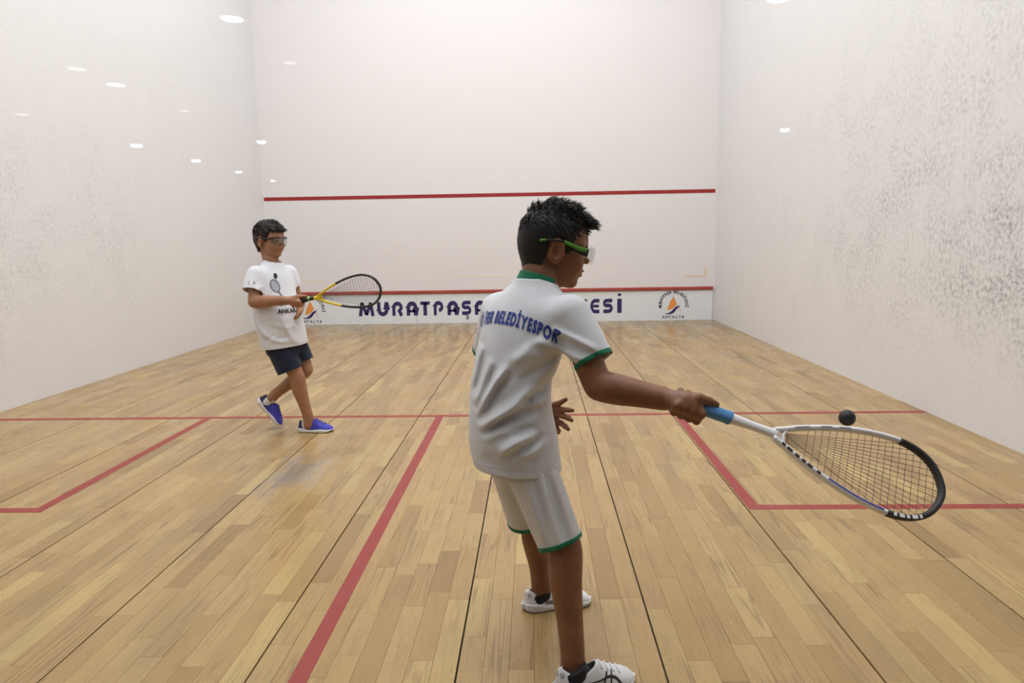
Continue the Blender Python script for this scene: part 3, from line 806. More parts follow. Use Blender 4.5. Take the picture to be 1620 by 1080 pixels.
def open_hand(g, wrist, d, n, th, fingers, s=1.0):
    """d: towards the fingers, n: out of the palm, th: towards the thumb"""
    d, n, th = unit(d), unit(n), unit(th); w = np.asarray(wrist, float)
    for i, (off, ln, r, curl, spread) in enumerate(fingers):
        base = w+d*(.062-.004*abs(i-1))*s+th*off*s
        g.add(rc(w+th*off*.45*s+d*.008*s, base, .0135*s, .0105*s), .010)
        dd = unit(d+th*spread); p = base; pts = [p]; ang = 0
        for q in range(3):
            ang += curl*(.7, 1.0, .8)[q]; v = dd*math.cos(ang)+n*math.sin(ang); p = p+v*ln*(.45, .31, .24)[q]*s; pts.append(p)
        g.chain(pts, [r*1.1*s, r*s, r*.92*s, r*.74*s], .004)
    return w, d, n, th

# ------------------------------------------------------------------ shoes
def shoe(parent, name, heel, T, W, Ln, mats, sock, style, lateral, label):
    """heel: sole point under the heel; T along the shoe, W up through it; lateral=+1 when the outer side is T x W"""
    T = unit(T); W = unit(np.asarray(W)-T*(np.asarray(W)@T)); Vx = np.cross(T, W); heel = np.asarray(heel, float); k = Ln/.21
    X = lambda t, v, w: heel+(T*t+Vx*v*lateral+W*w)*k
    ts = np.array([-.004, .004, .02, .045, .075, .105, .135, .160, .180, .198, .208, .212])
    aw = np.array([.004, .021, .029, .031, .030, .033, .0375, .0395, .0375, .029, .016, .004])
    bend = np.array([0, 0, 0, 0, -.001, -.002, -.002, -.001, .002, .006, .008, .009])*-1
    ht = np.array([.03, .062, .070, .074, .082, .076, .060, .050, .043, .032, .022, .010])
    tt_ = np.array([-.01, .008, .03, .055, .080, .098, .110, .13, .25]); cut = np.array([.070, .069, .056, .049, .054, .068, .082, .2, .2])
    if style == 'B': cut = np.array([.070, .072, .064, .060, .066, .080, .092, .2, .2]); ht = ht*np.interp(ts, [0, .12, .2], [1.12, 1.1, .95])
    corners = np.array([X(t, v, w) for t in (-.02, .225) for v in (-.05, .05) for w in (-.006, .10)])
    def fld(g):
        x, y, z = g.xyz(); dx, dy, dz = x-heel[0], y-heel[1], z-heel[2]
        dot = lambda a: ((dx*a[0]+dy*a[1]+dz*a[2])/k).astype(np.float32)
        return dot(T), dot(Vx)*lateral, dot(W)
    def body(t, v, w, off):
        a = np.interp(t, ts, aw)+off; hh = np.interp(t, ts, ht)+off; c = np.interp(t, ts, bend)
        narrow = 1-.30*np.clip((w-.02)/.05, 0, 1)*np.clip((.13-t)/.05, 0, 1)
        q = np.sqrt(((v-c)/(np.maximum(a, .002)*narrow))**2+(np.maximum(w-.014, 0)/np.maximum(hh-.014, .004))**2.0)
        gr = np.sqrt(((v-c)/np.maximum(a*narrow, .002)**2)**2+(np.maximum(w-.014, 0)/np.maximum(hh-.014, .004)**2)**2)/np.maximum(q, 1e-3)+1e-3
        return np.maximum((q-1)/gr, np.maximum(-.008-t+0*v, t-.214))
    g = Grid(corners.min(0)-.012, corners.max(0)+.012, .0021*max(k, .9)); t, v, w = fld(g)
    d = body(t, v, w, 0.0); inner = body(t, v, w, -.0055)
    ct = np.interp(t, tt_, cut)
    d = -smin(-d, -(w-ct), .004)
    d = np.maximum(d, -np.maximum(inner, .03-w)*1.0)
    g.D = (np.maximum(d, .010-w)*k).astype(np.float32)
    V, F = g.mesh(); up_o = mesh_obj(name, relax(V, F, 1), F, mats['upper'], parent, smooth=True); up_o['label'] = label
    bv = bvh_of(V, F)
    # midsole and outsole
    def sole(w0, w1, grow, wav, nm, mt):
        g = Grid(corners.min(0)-.012, corners.max(0)+.012, .0022*max(k, .9)); t, v, w = fld(g)
        a = np.interp(t, ts, aw)+grow; c = np.interp(t, ts, bend)
        side = (np.abs(v-c)-a)*.9
        top = w1+wav(t); bot = w0+.010*np.clip((t-.16)/.05, 0, 1)**2+.004*np.clip((.02-t)/.03, 0, 1)
        dd = -smin(-np.maximum(side, np.maximum(-.007-grow-t+0*v, t-.213-grow)), -(w-top), .004); dd = np.maximum(dd, bot-w)
        g.D = (dd*k).astype(np.float32); V, F = g.mesh()
        return mesh_obj(nm, relax(V, F, 1), F, mt, up_o, smooth=True)
    sole(.003, .020, .0035, lambda t: .006*np.clip((.06-t)/.06, 0, 1)+.003*np.sin(t*55), 'midsole', mats['mid'])
    sole(.0, .005, .0022, lambda t: .008*np.clip((t-.17)/.04, 0, 1), 'outsole', mats['out'])
    def on_side(pts, wd, nm, mt, sgn=1):
        fl = Flat(); fl.ribbon(pts, wd); v2, f2 = densify(fl, .004); out = []
        for a, b in v2:
            o = X(a, sgn*.09, b+.0); hit = bv.ray_cast(Vector(o), Vector(-Vx*lateral*sgn), .2)
            out.append((np.array(hit[0]) if hit[0] is not None else X(a, sgn*.03, b))+Vx*lateral*sgn*.0012)
        return mesh_obj(nm, out, f2, mt, up_o)
    if style == 'A':
        for sgn in (1, -1):
            on_side(spline([(.040, .036), (.075, .031), (.105, .036), (.130, .045), (.150, .040), (.163, .026)], 5), np.interp(np.linspace(0, 1, 26), [0, .35, .8, 1], [.001, .003, .0062, .006]), 'side_stripe', mats['mark'], sgn)
            on_side(spline([(.060, .027), (.095, .026), (.125, .031)], 6), .0028, 'side_stripe', mats['mark'], sgn)
            on_side([(.113, .020), (.128, .056)], .0042, 'side_stripe', mats['mark'], sgn); on_side([(.134, .022), (.141, .055)], .0042, 'side_stripe', mats['mark'], sgn)
            on_side(spline([(.008, .052), (.013, .056), (.016, .051), (.012, .047), (.008, .052)], 4), .0022, 'heel_mark', mats['grey'], sgn)
    # laces over the tongue
    for i in range(4):
        tt0 = .112+.016*i; pts = []
        for s in np.linspace(-.019, .019, 9):
            o = X(tt0+.004*abs(s)/.019, s, .14); hit = bv.ray_cast(Vector(o), Vector(-W), .3)
            if hit[0] is not None: pts.append(np.array(hit[0])+W*.0018)
        if len(pts) > 2:
            gl = Grid(np.min(pts, 0)-.01, np.max(pts, 0)+.01, .0016); gl.chain(pts, [.0024]*len(pts), .001); Vl, Fl = gl.mesh()
            mesh_obj('lace', Vl, Fl, mats['lace'], up_o, smooth=True)
    # sock
    gs = Grid(corners.min(0)-.02, corners.max(0)+np.array([.02, .02, .04]), .0028)
    gs.add(rc(X(.036, 0, .02), X(.052, 0, sock[1]), .0255*k, sock[2])); gs.add(rc(X(.05, 0, .035), X(.13, 0, .025), .024*k, .018*k), .02)
    x, y, z = gs.xyz(); top = ((x-heel[0])*(W[0]-.4*T[0])+(y-heel[1])*(W[1]-.4*T[1])+(z-heel[2])*(W[2]-.4*T[2]))/k+.4*.048-sock[1]
    gs.D = np.maximum(gs.D, top.astype(np.float32)*k); V, F = gs.mesh(); mesh_obj('sock', V, F, sock[0], up_o, smooth=True)
    return X

def shell(lo, hi, h, build, fold=None, thick=.005, grow=0.0, cuts=()):
    """hollow garment: build(grid, inset, open_ends)"""
    go = Grid(lo, hi, h); build(go, -grow, False); gi = Grid(lo, hi, h); build(gi, thick, True)
    if fold is not None:
        q = fold(*go.xyz()).astype(np.float32); go.D += q; gi.D += q
    D = np.maximum(go.D, -gi.D)
    x, y, z = go.xyz()
    for p, n in cuts: D = np.maximum(D, ((x-p[0])*n[0]+(y-p[1])*n[1]+(z-p[2])*n[2]).astype(np.float32))
    return go, D
def band(lo, hi, h, build, fold, region, grow=.0013, thick=.005):
    go, D = shell(lo, hi, h, build, fold, thick, grow)
    D = np.maximum(D, region(*go.xyz()).astype(np.float32)); return surface_nets(D, go.lo, h)
def slab(p, n, d0, d1):
    n = unit(n); p = np.asarray(p, float)
    def fn(x, y, z):
        s = (x-p[0])*n[0]+(y-p[1])*n[1]+(z-p[2])*n[2]; return np.maximum(d0-s, s-d1)
    return fn
def near(p, r):
    return lambda x, y, z: np.sqrt((x-p[0])**2+(y-p[1])**2+(z-p[2])**2)-r

# ------------------------------------------------------------------ racket
def tube(path, ru, rv, nrm, n=10, closed=False, sup=2.0):
    """sweep an oval section along a path; nrm = direction of the second radius"""
    P = np.asarray(path, float); m = len(P); vs_, fs_ = [], []; nrm = unit(nrm)
    ru = np.broadcast_to(np.asarray(ru, float), (m,)); rv = np.broadcast_to(np.asarray(rv, float), (m,))
    for i in range(m):
        t = unit(P[min(i+1, m-1)]-P[max(i-1, 0)]); b = unit(np.cross(t, nrm)); nn = np.cross(b, t)
        for k_ in range(n):
            a = 2*math.pi*k_/n; c, s_ = math.cos(a), math.sin(a)
            c = math.copysign(abs(c)**(2/sup), c); s_ = math.copysign(abs(s_)**(2/sup), s_)
            vs_.append(P[i]+b*ru[i]*c+nn*rv[i]*s_)
    for i in range(m-1):
        for k_ in range(n):
            k2 = (k_+1) % n; fs_.append((i*n+k_, i*n+k2, (i+1)*n+k2, (i+1)*n+k_))
    fs_.append(tuple(range(n))[::-1]); fs_.append(tuple((m-1)*n+k_ for k_ in range(n)))
    return vs_, fs_
HEADW = [(.262, .010), (.285, .021), (.325, .040), (.375, .0605), (.43, .079), (.485, .0925), (.54, .0995), (.585, .099), (.625, .0875), (.655, .067), (.674, .040), (.6835, .014), (.685, 0)]
def racket(label, butt, X, Yw, parts, nstr=(15, 19), srad=.0006, sc=1.0):
    X = unit(X); Yw = unit(np.asarray(Yw)-X*(np.asarray(Yw)@X)); Z = np.cross(X, Yw); butt = np.asarray(butt, float)
    G = lambda x, y, z=0: butt+(X*x+Yw*y)*sc+Z*z
    root = empty('squash_racket', tuple(butt)); tag(root, label, 'racket')
    # grip with wrapped tape
    gx = np.linspace(0, parts['grip_len'], 70); rr = .0152+.0009*np.abs(np.sin(gx*95))+.002*np.exp(-(gx/.012)**2)
    v, f = tube([G(x, 0) for x in gx], rr*.92, rr*1.04, Z, 14, sup=3); mesh_obj('grip', v, f, parts['grip'], root, smooth=True)
    sx = np.linspace(parts['grip_len']-.006, .272, 20); ra = np.interp(sx, [parts['grip_len']-.006, .2, .25, .272], [.0135, .0105, .0105, .0135]); rb = np.interp(sx, [.13, .2, .272], [.0135, .0105, .0095])
    v, f = tube([G(x, 0) for x in sx], ra, rb, Z, 14, sup=2.4); mesh_obj('shaft', v, f, parts['shaft'], root, smooth=True)
    H = spline(HEADW, 6)
    up_ = [(x, y) for x, y in H]; full = up_+[(x, -y) for x, y in up_[::-1][1:]]
    full = np.array(full); n = len(full)
    seg = np.concatenate([[0], np.cumsum(np.linalg.norm(np.diff(full, axis=0), axis=1))]); tot = seg[-1]
    def part(nm, s0, s1, mt, ru=.0052, rv=.0088):
        ss = np.linspace(s0, s1, max(8, int((s1-s0)/.006))); q = np.stack([np.interp(ss, seg, full[:, 0]), np.interp(ss, seg, full[:, 1])], 1)
        v, f = tube([G(a, b) for a, b in q], ru, rv, Z, 12, sup=2.6); return mesh_obj(nm, v, f, mt, root, smooth=True)
    for nm, a, b, mt in parts['frame']: part(nm, a*tot, b*tot, mt, *((.0072, .0110) if nm == 'bumper' else (.0066, .0102)))
    # throat bridge
    v, f = tube(spline([G(.292, .022), G(.286, .010), G(.284, 0), G(.286, -.010), G(.292, -.022)], 5), .004, .008, Z, 10); mesh_obj('throat_bridge', v, f, parts['bridge'], root, smooth=True)
    def ypos(x): return np.interp(x, H[:, 0], H[:, 1])
    def string(a, b, z):
        v, f = tube([G(a[0], a[1], z), G((a[0]+b[0])/2, (a[1]+b[1])/2, z), G(b[0], b[1], z)], srad, srad, Z+X*.01, 5); mesh_obj('string', v, f, parts['string'], root)
    for y in np.linspace(-.086, .086, nstr[0]):
        a = (.292, y*.14); dx, dy = .55-a[0], y-a[1]; t = 1.0
        while t < 2 and abs(a[1]+dy*t) < ypos(a[0]+dx*t)-.004 and a[0]+dx*t < .682: t += .004
        string(a, (a[0]+dx*t, a[1]+dy*t), .0005)
    for x in np.linspace(.345, .664, nstr[1]):
        w = ypos(x)-.004; string((x, -w), (x, w), -.0005)
    def decal(nm, pts_s, side, zoff, wd, mt, zface=.0108):
        """ribbon lying on the broad face of the frame; pts_s: fractions along the frame"""
        out, fs_ = [], []
        ss = np.linspace(pts_s[0]*tot, pts_s[1]*tot, max(3, int((pts_s[1]-pts_s[0])*tot/.006)+1))
        for s_ in ss:
            x, y = np.interp(s_, seg, full[:, 0]), np.interp(s_, seg, full[:, 1]); x2, y2 = np.interp(s_+.002, seg, full[:, 0]), np.interp(s_+.002, seg, full[:, 1])
            t = unit((x2-x, y2-y)); nn = np.array([t[1], -t[0]])*side          # towards the strings when side=+1
            for q in (-1, 1): out.append(G(x+nn[0]*(zoff+q*wd/2), y+nn[1]*(zoff+q*wd/2), zface))
        m = len(ss); fs_ = [(2*i, 2*i+1, 2*i+3, 2*i+2) for i in range(m-1)]
        mesh_obj(nm, out, fs_, mt, root)
    return root, G, decal
# ------------------------------------------------------------------ materials of the players
M.update(
    skinA=skin_mat('tanned skin', (0.225, 0.095, 0.042), (0.17, 0.05, 0.035)),
    skinB=skin_mat('warm skin', (0.37, 0.185, 0.102), (0.36, 0.10, 0.075)),
    hairA=hair_mat('black short hair', (0.012, 0.011, 0.010)), hairB=hair_mat('black brown hair', (0.016, 0.012, 0.010)),
    jersey=cloth_mat('white jersey', (0.69, 0.71, 0.75), 0.7, 1400), tee=cloth_mat('white cotton tee', (0.78, 0.80, 0.85), 0.9, 900),
    green=cloth_mat('green trim', (0.012, 0.17, 0.085), 0.8), shortsA=cloth_mat('white shorts', (0.67, 0.675, 0.69), 0.6, 1400),
    shortsB=cloth_mat('navy shorts', (0.012, 0.017, 0.038), 0.85, 900, var=.15),
    blueink=simple('royal blue print', (0.015, 0.045, 0.28), 0.6, var=.1), blackink=simple('black print', (0.012, 0.012, 0.014), 0.6),
    greyink=simple('grey print', (0.16, 0.17, 0.22), 0.6),
    shoew=simple('white mesh shoe', (0.78, 0.79, 0.81), 0.6, var=.05, scale=60, bmp=.5, bscale=900), midw=simple('white midsole', (0.80, 0.80, 0.80), 0.45),
    outg=simple('grey rubber', (0.36, 0.36, 0.38), 0.6), outk=simple('black rubber', (0.02, 0.02, 0.022), 0.6),
    markk=simple('black shoe stripe', (0.015, 0.015, 0.018), 0.45), greym=simple('grey mark', (0.30, 0.31, 0.33), 0.4),
    lacew=simple('white lace', (0.82, 0.82, 0.83), 0.8), lacek=simple('navy lace', (0.02, 0.02, 0.07), 0.8),
    sockk=cloth_mat('black sock', (0.012, 0.012, 0.015), 0.9), sockw=cloth_mat('white sock', (0.75, 0.77, 0.80), 0.9),
    lens=pane_mat('clear goggle lens', 0.06, (0.96, 0.97, 0.97), haze=0.10), lens2=pane_mat('smoky goggle lens', 0.06, (0.78, 0.78, 0.78), haze=0.0),
    gblack=simple('black plastic', (0.012, 0.012, 0.014), 0.35), ggreen=simple('green plastic', (0.075, 0.27, 0.02), 0.4),
    eyew=simple('eye white', (0.72, 0.70, 0.68), 0.2), iris=simple('dark iris', (0.02, 0.012, 0.008), 0.15),
    rwhite=simple('white racket lacquer', (0.90, 0.90, 0.92), 0.22, var=.02), rblack=simple('black racket lacquer', (0.016, 0.016, 0.018), 0.35),
    rbump=simple('charcoal bumper', (0.025, 0.026, 0.026), 0.55), rblue=simple('blue racket stripe', (0.05, 0.07, 0.42), 0.3),
    ryellow=simple('yellow racket lacquer', (0.80, 0.60, 0.02), 0.3, var=.04), gripb=simple('blue grip tape', (0.10, 0.30, 0.62), 0.8, var=.18, scale=60, bmp=.4, bscale=500),
    gripk=simple('black grip tape', (0.02, 0.02, 0.02), 0.8), str1=simple('dark string', (0.035, 0.025, 0.018), 0.4), str2=simple('grey string', (0.16, 0.15, 0.17), 0.4),
    ballm=simple('black ball rubber', (0.010, 0.011, 0.012), 0.6, bmp=.3, bscale=700), gmark=simple('lime mark', (0.42, 0.62, 0.12), 0.5),
)
def shoe_blue():
    m, nt, b = new_mat('blue shoe upper'); co = objco(nt); f = noise(nt, co, 500, 2)
    at = N(nt, 'ShaderNodeAttribute', attribute_name='along')
    c = mix_col(nt, maprange(nt, at.outputs['Fac'], .12, .62), (0.018, 0.016, 0.075), (0.050, 0.055, 0.50))
    c = mix_col(nt, maprange(nt, f, .45, .75, 0, .4), c, (0.02, 0.02, 0.12))
    nt.links.new(c, b.inputs['Base Color']); b.inputs['Roughness'].default_value = .6; bump(nt, b, f, .4, .001)
    return m
M['shoeb'] = shoe_blue()
SHOES_A = dict(upper=M['shoew'], mid=M['midw'], out=M['outg'], mark=M['markk'], grey=M['greym'], lace=M['lacew'])
SHOES_B = dict(upper=M['shoeb'], mid=M['midw'], out=M['outk'], mark=M['markk'], grey=M['greym'], lace=M['lacek'])
def along_attr(o, heel, T, Ln):
    co = np.empty(len(o.data.vertices)*3, dtype=np.float32); o.data.vertices.foreach_get('co', co); co = co.reshape(-1, 3)+ORIG[o.name]
    a = o.data.attributes.new('along', 'FLOAT', 'POINT'); a.data.foreach_set('value', (((co-np.asarray(heel))@unit(T))/Ln).astype(np.float32))
def limb(g, pts, rad, k=.02):
    Q = spline(np.column_stack([np.array(pts), rad]), 6)
    for i in range(len(Q)-1): g.add(rc(Q[i][:3], Q[i+1][:3], Q[i][3], Q[i+1][3]), .012)
def sphere_vf(c, r, n=16, m=10):
    v = [np.asarray(c)+r*np.array([math.sin(math.pi*j/m)*math.cos(2*math.pi*i/n), math.sin(math.pi*j/m)*math.sin(2*math.pi*i/n), math.cos(math.pi*j/m)]) for j in range(m+1) for i in range(n)]
    return v, [(j*n+i, (j+1)*n+i, (j+1)*n+(i+1) % n, j*n+(i+1) % n) for j in range(m) for i in range(n)]
def eyes(H, root):
    for sx in (-1, 1):
        v, f = sphere_vf(H(.0765, sx*.031, .0115), .0105*H.s); e = mesh_obj('eye', v, f, M['eyew'], root, smooth=True)
        v, f = sphere_vf(H(.0835, sx*.031, .0115), .0056*H.s); mesh_obj('iris', v, f, M['iris'], e, smooth=True)
        pts = [H(.0885-.012*abs(t-.25)**1.5, sx*(.016+.030*t), .031+.006*t*(1.4-1.5*t)) for t in np.linspace(0, 1, 8)]
        v, f = tube(pts, .0018*H.s, .0034*H.s, H.u, 8); mesh_obj('eyebrow', v, f, M['hairA'], root, smooth=True)

def bbox(pts, m): P = np.array(pts); return P.min(0)-m, P.max(0)+m

# ================================================================== the near player
A0 = (.72, -8.17, 0)
pa = empty('person', A0)
tag(pa, 'boy in white jersey with green trim swinging a racket, seen from behind', 'person')
nA = np.array
LA = Levels([(.505, .595, -8.165, 66, .135, .118), (.565, .586, -8.165, 66, .134, .119), (.62, .578, -8.165, 64, .132, .119), (.69, .572, -8.16, 60, .128, .110),
             (.76, .572, -8.155, 54, .126, .100), (.83, .592, -8.15, 49, .132, .101), (.895, .613, -8.14, 45, .142, .104), (.95, .622, -8.13, 45, .143, .098), (.985, .628, -8.125, 45, .130, .086),
             (1.01, .634, -8.12, 45, .098, .072), (1.032, .640, -8.118, 48, .066, .060), (1.05, .648, -8.112, 52, .052, .052)])
Rsh, Rel, Rwr = nA([.733, -8.222, .955]), nA([.800, -8.288, .785]), nA([.958, -8.345, .762])
Lsh, Lel, Lwr = nA([.545, -8.04, .952]), nA([.500, -7.93, .715]), nA([.640, -7.965, .632])
slR, slL = nA([.792, -8.268, .842]), nA([.506, -7.972, .822])
Rhip, Rkn, Ran = nA([.612, -8.205, .60]), nA([.714, -8.266, .350]), nA([.730, -8.335, .085])
Lhip, Lkn, Lan = nA([.560, -8.10, .60]), nA([.638, -8.005, .315]), nA([.652, -7.945, .085])
neckA = nA([.655, -8.108, 1.045])
HA = HeadFrame((.693, -8.085, 1.118), 80, -13, 0, .985)
# body
Xh = unit([.936, -.110, -.332]); Bu = nA([.952, -8.365, .777])+Xh*.024
gr = Grid(*bbox([Rsh, Rel, Rwr, Bu+Xh*.12], .055), .0023)
limb(gr, [Rsh, Rel], [.041, .034]); limb(gr, [Rel, lerp(Rel, Rwr, .3), lerp(Rel, Rwr, .75), Rwr], [.032, .034, .0265, .0225])
grip_hand(gr, Rwr, Bu+Xh*.038, Xh, (.0, -.55, -.83), 1, s=1.06)
gl = Grid(*bbox([Lsh, Lel, Lwr, Lwr+nA([.14, -.03, .03])], .06), .0023)
limb(gl, [Lsh, Lel], [.040, .033]); limb(gl, [Lel, lerp(Lel, Lwr, .3), Lwr], [.031, .032, .0215])
w_, d_, n_, t_ = open_hand(gl, Lwr, (.95, -.30, -.06), (-.2, -.97, -.1), (.1, 0, 1), [(.021, .060, .0080, .15, .16), (.007, .066, .0082, .35, .0), (-.008, .060, .0080, .30, -.30), (-.022, .047, .0072, .55, -.5)], 1.0)
gl.chain([w_+d_*.012+t_*.012, w_+d_*.040+t_*.030, w_+d_*.068+t_*.040, w_+d_*.090+t_*.056], [.014, .011, .0088, .0066], .010)
gR = Grid(*bbox([Rhip, Rkn, Ran, nA([.75, -8.36, .03])], .085), .003)
limb(gR, [Rhip, lerp(Rhip, Rkn, .6), Rkn, lerp(Rkn, Ran, .30)+nA([-.004, .0, 0]), lerp(Rkn, Ran, .75), Ran, Ran-nA([0, 0, .05])], [.056, .046, .0395, .0395, .0295, .0262, .026])
gL = Grid(*bbox([Lhip, Lkn, Lan], .085), .003)
limb(gL, [Lhip, lerp(Lhip, Lkn, .6), Lkn, lerp(Lkn, Lan, .30)+nA([-.004, 0, 0]), lerp(Lkn, Lan, .75), Lan, Lan-nA([0, 0, .05])], [.056, .046, .039, .039, .0285, .0258, .026])
gt = Grid(nA([.40, -8.35, .55]), nA([.80, -7.95, 1.06]), .006); gt.add(LA.prim(.022, zlo=.56))
gt.add(rc(Rsh, lerp(Rsh, Rel, .4), .04, .036), .03); gt.add(rc(Lsh, lerp(Lsh, Lel, .4), .04, .036), .03); gt.add(rc(Rhip, lerp(Rhip, Rkn, .2), .055, .055), .03); gt.add(rc(Lhip, lerp(Lhip, Lkn, .2), .055, .055), .03)
gh = head_grid(HA, neckA, .046)
V, F = merge([g.mesh() for g in (gh, gr, gl, gR, gL, gt)])
body = mesh_obj('body', V, F, M['skinA'], pa, smooth=True); lip_attr(body, V, HA)
eyes(HA, pa)
# hair
polyA = [(.15, .2), (.15, .088), (.094, .082), (.078, .066), (.064, .05), (.046, .036), (.040, .012), (.030, -.004), (.020, .004), (.016, .034), (-.010, .040), (-.026, .026), (-.029, -.01), (-.031, -.05), (-.036, -.085), (-.050, -.12), (-.16, -.12), (-.16, .2)]
lobA = [((.03, -.03, .118), (.086, -.030, .098), .016, .013), ((.03, .0, .122), (.096, .004, .094), .016, .012), ((.02, .03, .116), (.088, .032, .094), .016, .013), ((-.03, .0, .128), (.04, 0, .126), .014, .015), ((-.04, .025, .12), (.02, .03, .122), .014, .014)]
V, F = hair_mesh(HA, polyA, lobA, .072, back=.098)
hr = mesh_obj('hair', V, F, M['hairA'], pa, smooth=True)
def flowA(l):
    if l[0] > .02: return (1.0, 0, -.25 if l[0] > .07 else .25)
    if l[0] < -.06: return (-.3, 0, -.9) if l[2] < .09 else (-.2, .1, .9)
    return (.55, .1*np.sign(l[1]), .5 if l[2] > .09 else -.9)
vs_, fs_ = strands(V, F, HA, 3800, flowA, .019, .0010, -.08)
tag(mesh_obj('hair_tufts', vs_, fs_, M['hairA'], hr), kind='stuff')
# goggles
gg = mesh_obj('goggles', *tube([HA(.119-.078+.078*math.cos(a)-.003, .078*math.sin(a), .0345) for a in np.linspace(-1.0, 1.0, 15)], .0011, .0014, HA.u, 6), M['lens'], pa, smooth=True); gg['label'] = 'clear wraparound sports goggles with black and green arms'
def lensmesh(H, r0, half, u0, u1, bulge, mat, par, nm='lens', f0=.118, drop=None):
    vs2, fs2 = [], []; nx, nu = 28, 12
    for i in range(nx+1):
        t = -1+2*i/nx; a = t*half
        for j in range(nu+1):
            s = j/nu; lo_ = u0+.016*(1-min(1, abs(abs(t)-.42)/.40)**2)*-1 if drop else u0
            u = lo_+(u1-lo_)*s
            vs2.append(H(f0-r0+r0*math.cos(a)-bulge*(2*s-1)**2, r0*math.sin(a), u))
    fs2 = [(i*(nu+1)+j, (i+1)*(nu+1)+j, (i+1)*(nu+1)+j+1, i*(nu+1)+j+1) for i in range(nx) for j in range(nu)]
    o = mesh_obj(nm, vs2, fs2, mat, par, smooth=True); m = o.modifiers.new('thickness', 'SOLIDIFY'); m.thickness = .0016; return o
lensmesh(HA, .078, 1.02, .002, .034, .003, M['lens'], gg, drop=True, f0=.119)
for sx in (-1, 1):
    v, f = tube(spline([HA(.083, sx*.068, .016), HA(.060, sx*.0735, .017), HA(.035, sx*.077, .022)], 5), .0022, np.linspace(.0115, .008, 11), HA.u, 8, sup=3); mesh_obj('temple_hinge', v, f, M['gblack'], gg, smooth=True)
    v, f = tube(spline([HA(.078, sx*.0712, .021), HA(.055, sx*.0765, .022), HA(.030, sx*.0795, .027), (HA(.010, sx*.0805, .031))], 5), .002, np.linspace(.006, .0045, 16), HA.u, 8, sup=3); mesh_obj('temple_arm', v, f, M['ggreen'], gg, smooth=True)
    v, f = tube(spline([HA(.012, sx*.0795, .031), HA(-.015, sx*.0795, .030), HA(-.038, sx*.0795, .026)], 5), .002, .003, HA.u, 8); mesh_obj('temple_bend', v, f, M['gblack'], gg, smooth=True)
    v, f = tube(spline([HA(-.040, sx*.0795, .026), HA(-.048, sx*.0775, .024), HA(-.056, sx*.0755, .020)], 5), .0022, .0030, HA.u, 8); mesh_obj('temple_tip', v, f, M['ggreen'], gg, smooth=True)
# jersey
FA = [([(.488,.662),(.540,.700),(.592,.735),(.640,.785)], .014, .011, -8.15, -1), ([(.548,.607),(.592,.640),(.665,.668)], .013, .010, -8.15, -1), ([(.478,.72),(.502,.775),(.530,.85)], .010, .0065, -8.14, -1),
      ([(.495,.70),(.528,.775),(.572,.84)], .010, .006, -8.14, -1), ([(.515,.665),(.58,.70),(.66,.715)], .012, -.008, -8.15, -1), ([(.585,.655),(.625,.668),(.658,.655)], .012, -.006, -8.15, -1), ([(.60,.735),(.645,.752),(.69,.80)], .011, -.006, -8.15, -1),
      ([(.63,.742),(.662,.735)], .009, .005, -8.15, -1), ([(.56,.83),(.62,.86),(.69,.875)], .016, .004, -8.15, -1), ([(.64,.90),(.72,.865),(.77,.85)], .010, .005, -8.2, -1), ([(.68,.93),(.74,.905),(.80,.875)], .009, .005, -8.2, -1),
      ([(.50,.60),(.56,.57),(.62,.56)], .02, -.004, -8.15, -1), ([(.60,.795),(.66,.83),(.71,.87)],.012,-.006,-8.15,-1)]
rfA = ridge_fold(FA)
foldA = lambda x, y, z: rfA(x, y, z)+.0012*np.sin(x*48+z*38)*np.sin(y*40-z*22)+.0022*np.sin(x*30-z*26+y*20)*np.clip((.64-z)*8, 0, 1)
hemN = unit([.05, .03, 1]); hemP = nA([.595, -8.165, .538])
FA += [([(.482,.69),(.51,.745),(.548,.80),(.575,.83)], .009, .0055, -8.14, -1), ([(.473,.76),(.486,.82),(.500,.88)], .008, .005, -8.13, -1), ([(.60,.60),(.64,.615),(.675,.64)], .010, .005, -8.15, -1), ([(.50,.635),(.54,.66),(.575,.672)], .010, .0045, -8.15, -1), ([(.585,.84),(.64,.89),(.70,.90)], .012, .004, -8.15, -1)]
FA[:] = [(a, b*1.05, c*1.75, d, e) for a, b, c, d, e in FA]
FA += [([(x_+.009, z_-.017) for x_, z_ in a], b, -c*.55, d, e) for a, b, c, d, e in FA if c > .008]; rfA = ridge_fold(FA)
def jersey(g, inset, op):
    g.add(LA.prim(inset, zlo=.47 if op else .49, zhi=None))
    g.add(capcone(Rsh, slR, .056-inset, .051-inset, cap1=not op), .035)
    g.add(capcone(Lsh, slL, .056-inset, .051-inset, cap1=not op), .035)
lo, hi = nA([.40, -8.345, .47]), nA([.88, -7.90, 1.075])
go, D = shell(lo, hi, .0028, jersey, foldA, .0085, cuts=[(hemP, -hemN), (neckA+nA([0, 0, -.002]), unit([.28, .10, .95]))])
V, F = surface_nets(D, go.lo, .0028); V = relax(V, F, 2, .4)
jer = mesh_obj('jersey', V, F, M['jersey'], pa, smooth=True); bvJ = bvh_of(V, F)
for nm, P_, dr in (('sleeve_trim', slR, slR-Rsh), ('sleeve_trim', slL, slL-Lsh)):
    s1 = slab(P_, dr, -.013, .001); n1 = near(P_, .075)
    V2, F2 = band(P_-.085, P_+.085, .0024, jersey, foldA, lambda x, y, z: np.maximum(s1(x, y, z), n1(x, y, z)), .0016, .007)
    mesh_obj(nm, V2, F2, M['green'], jer, smooth=True)
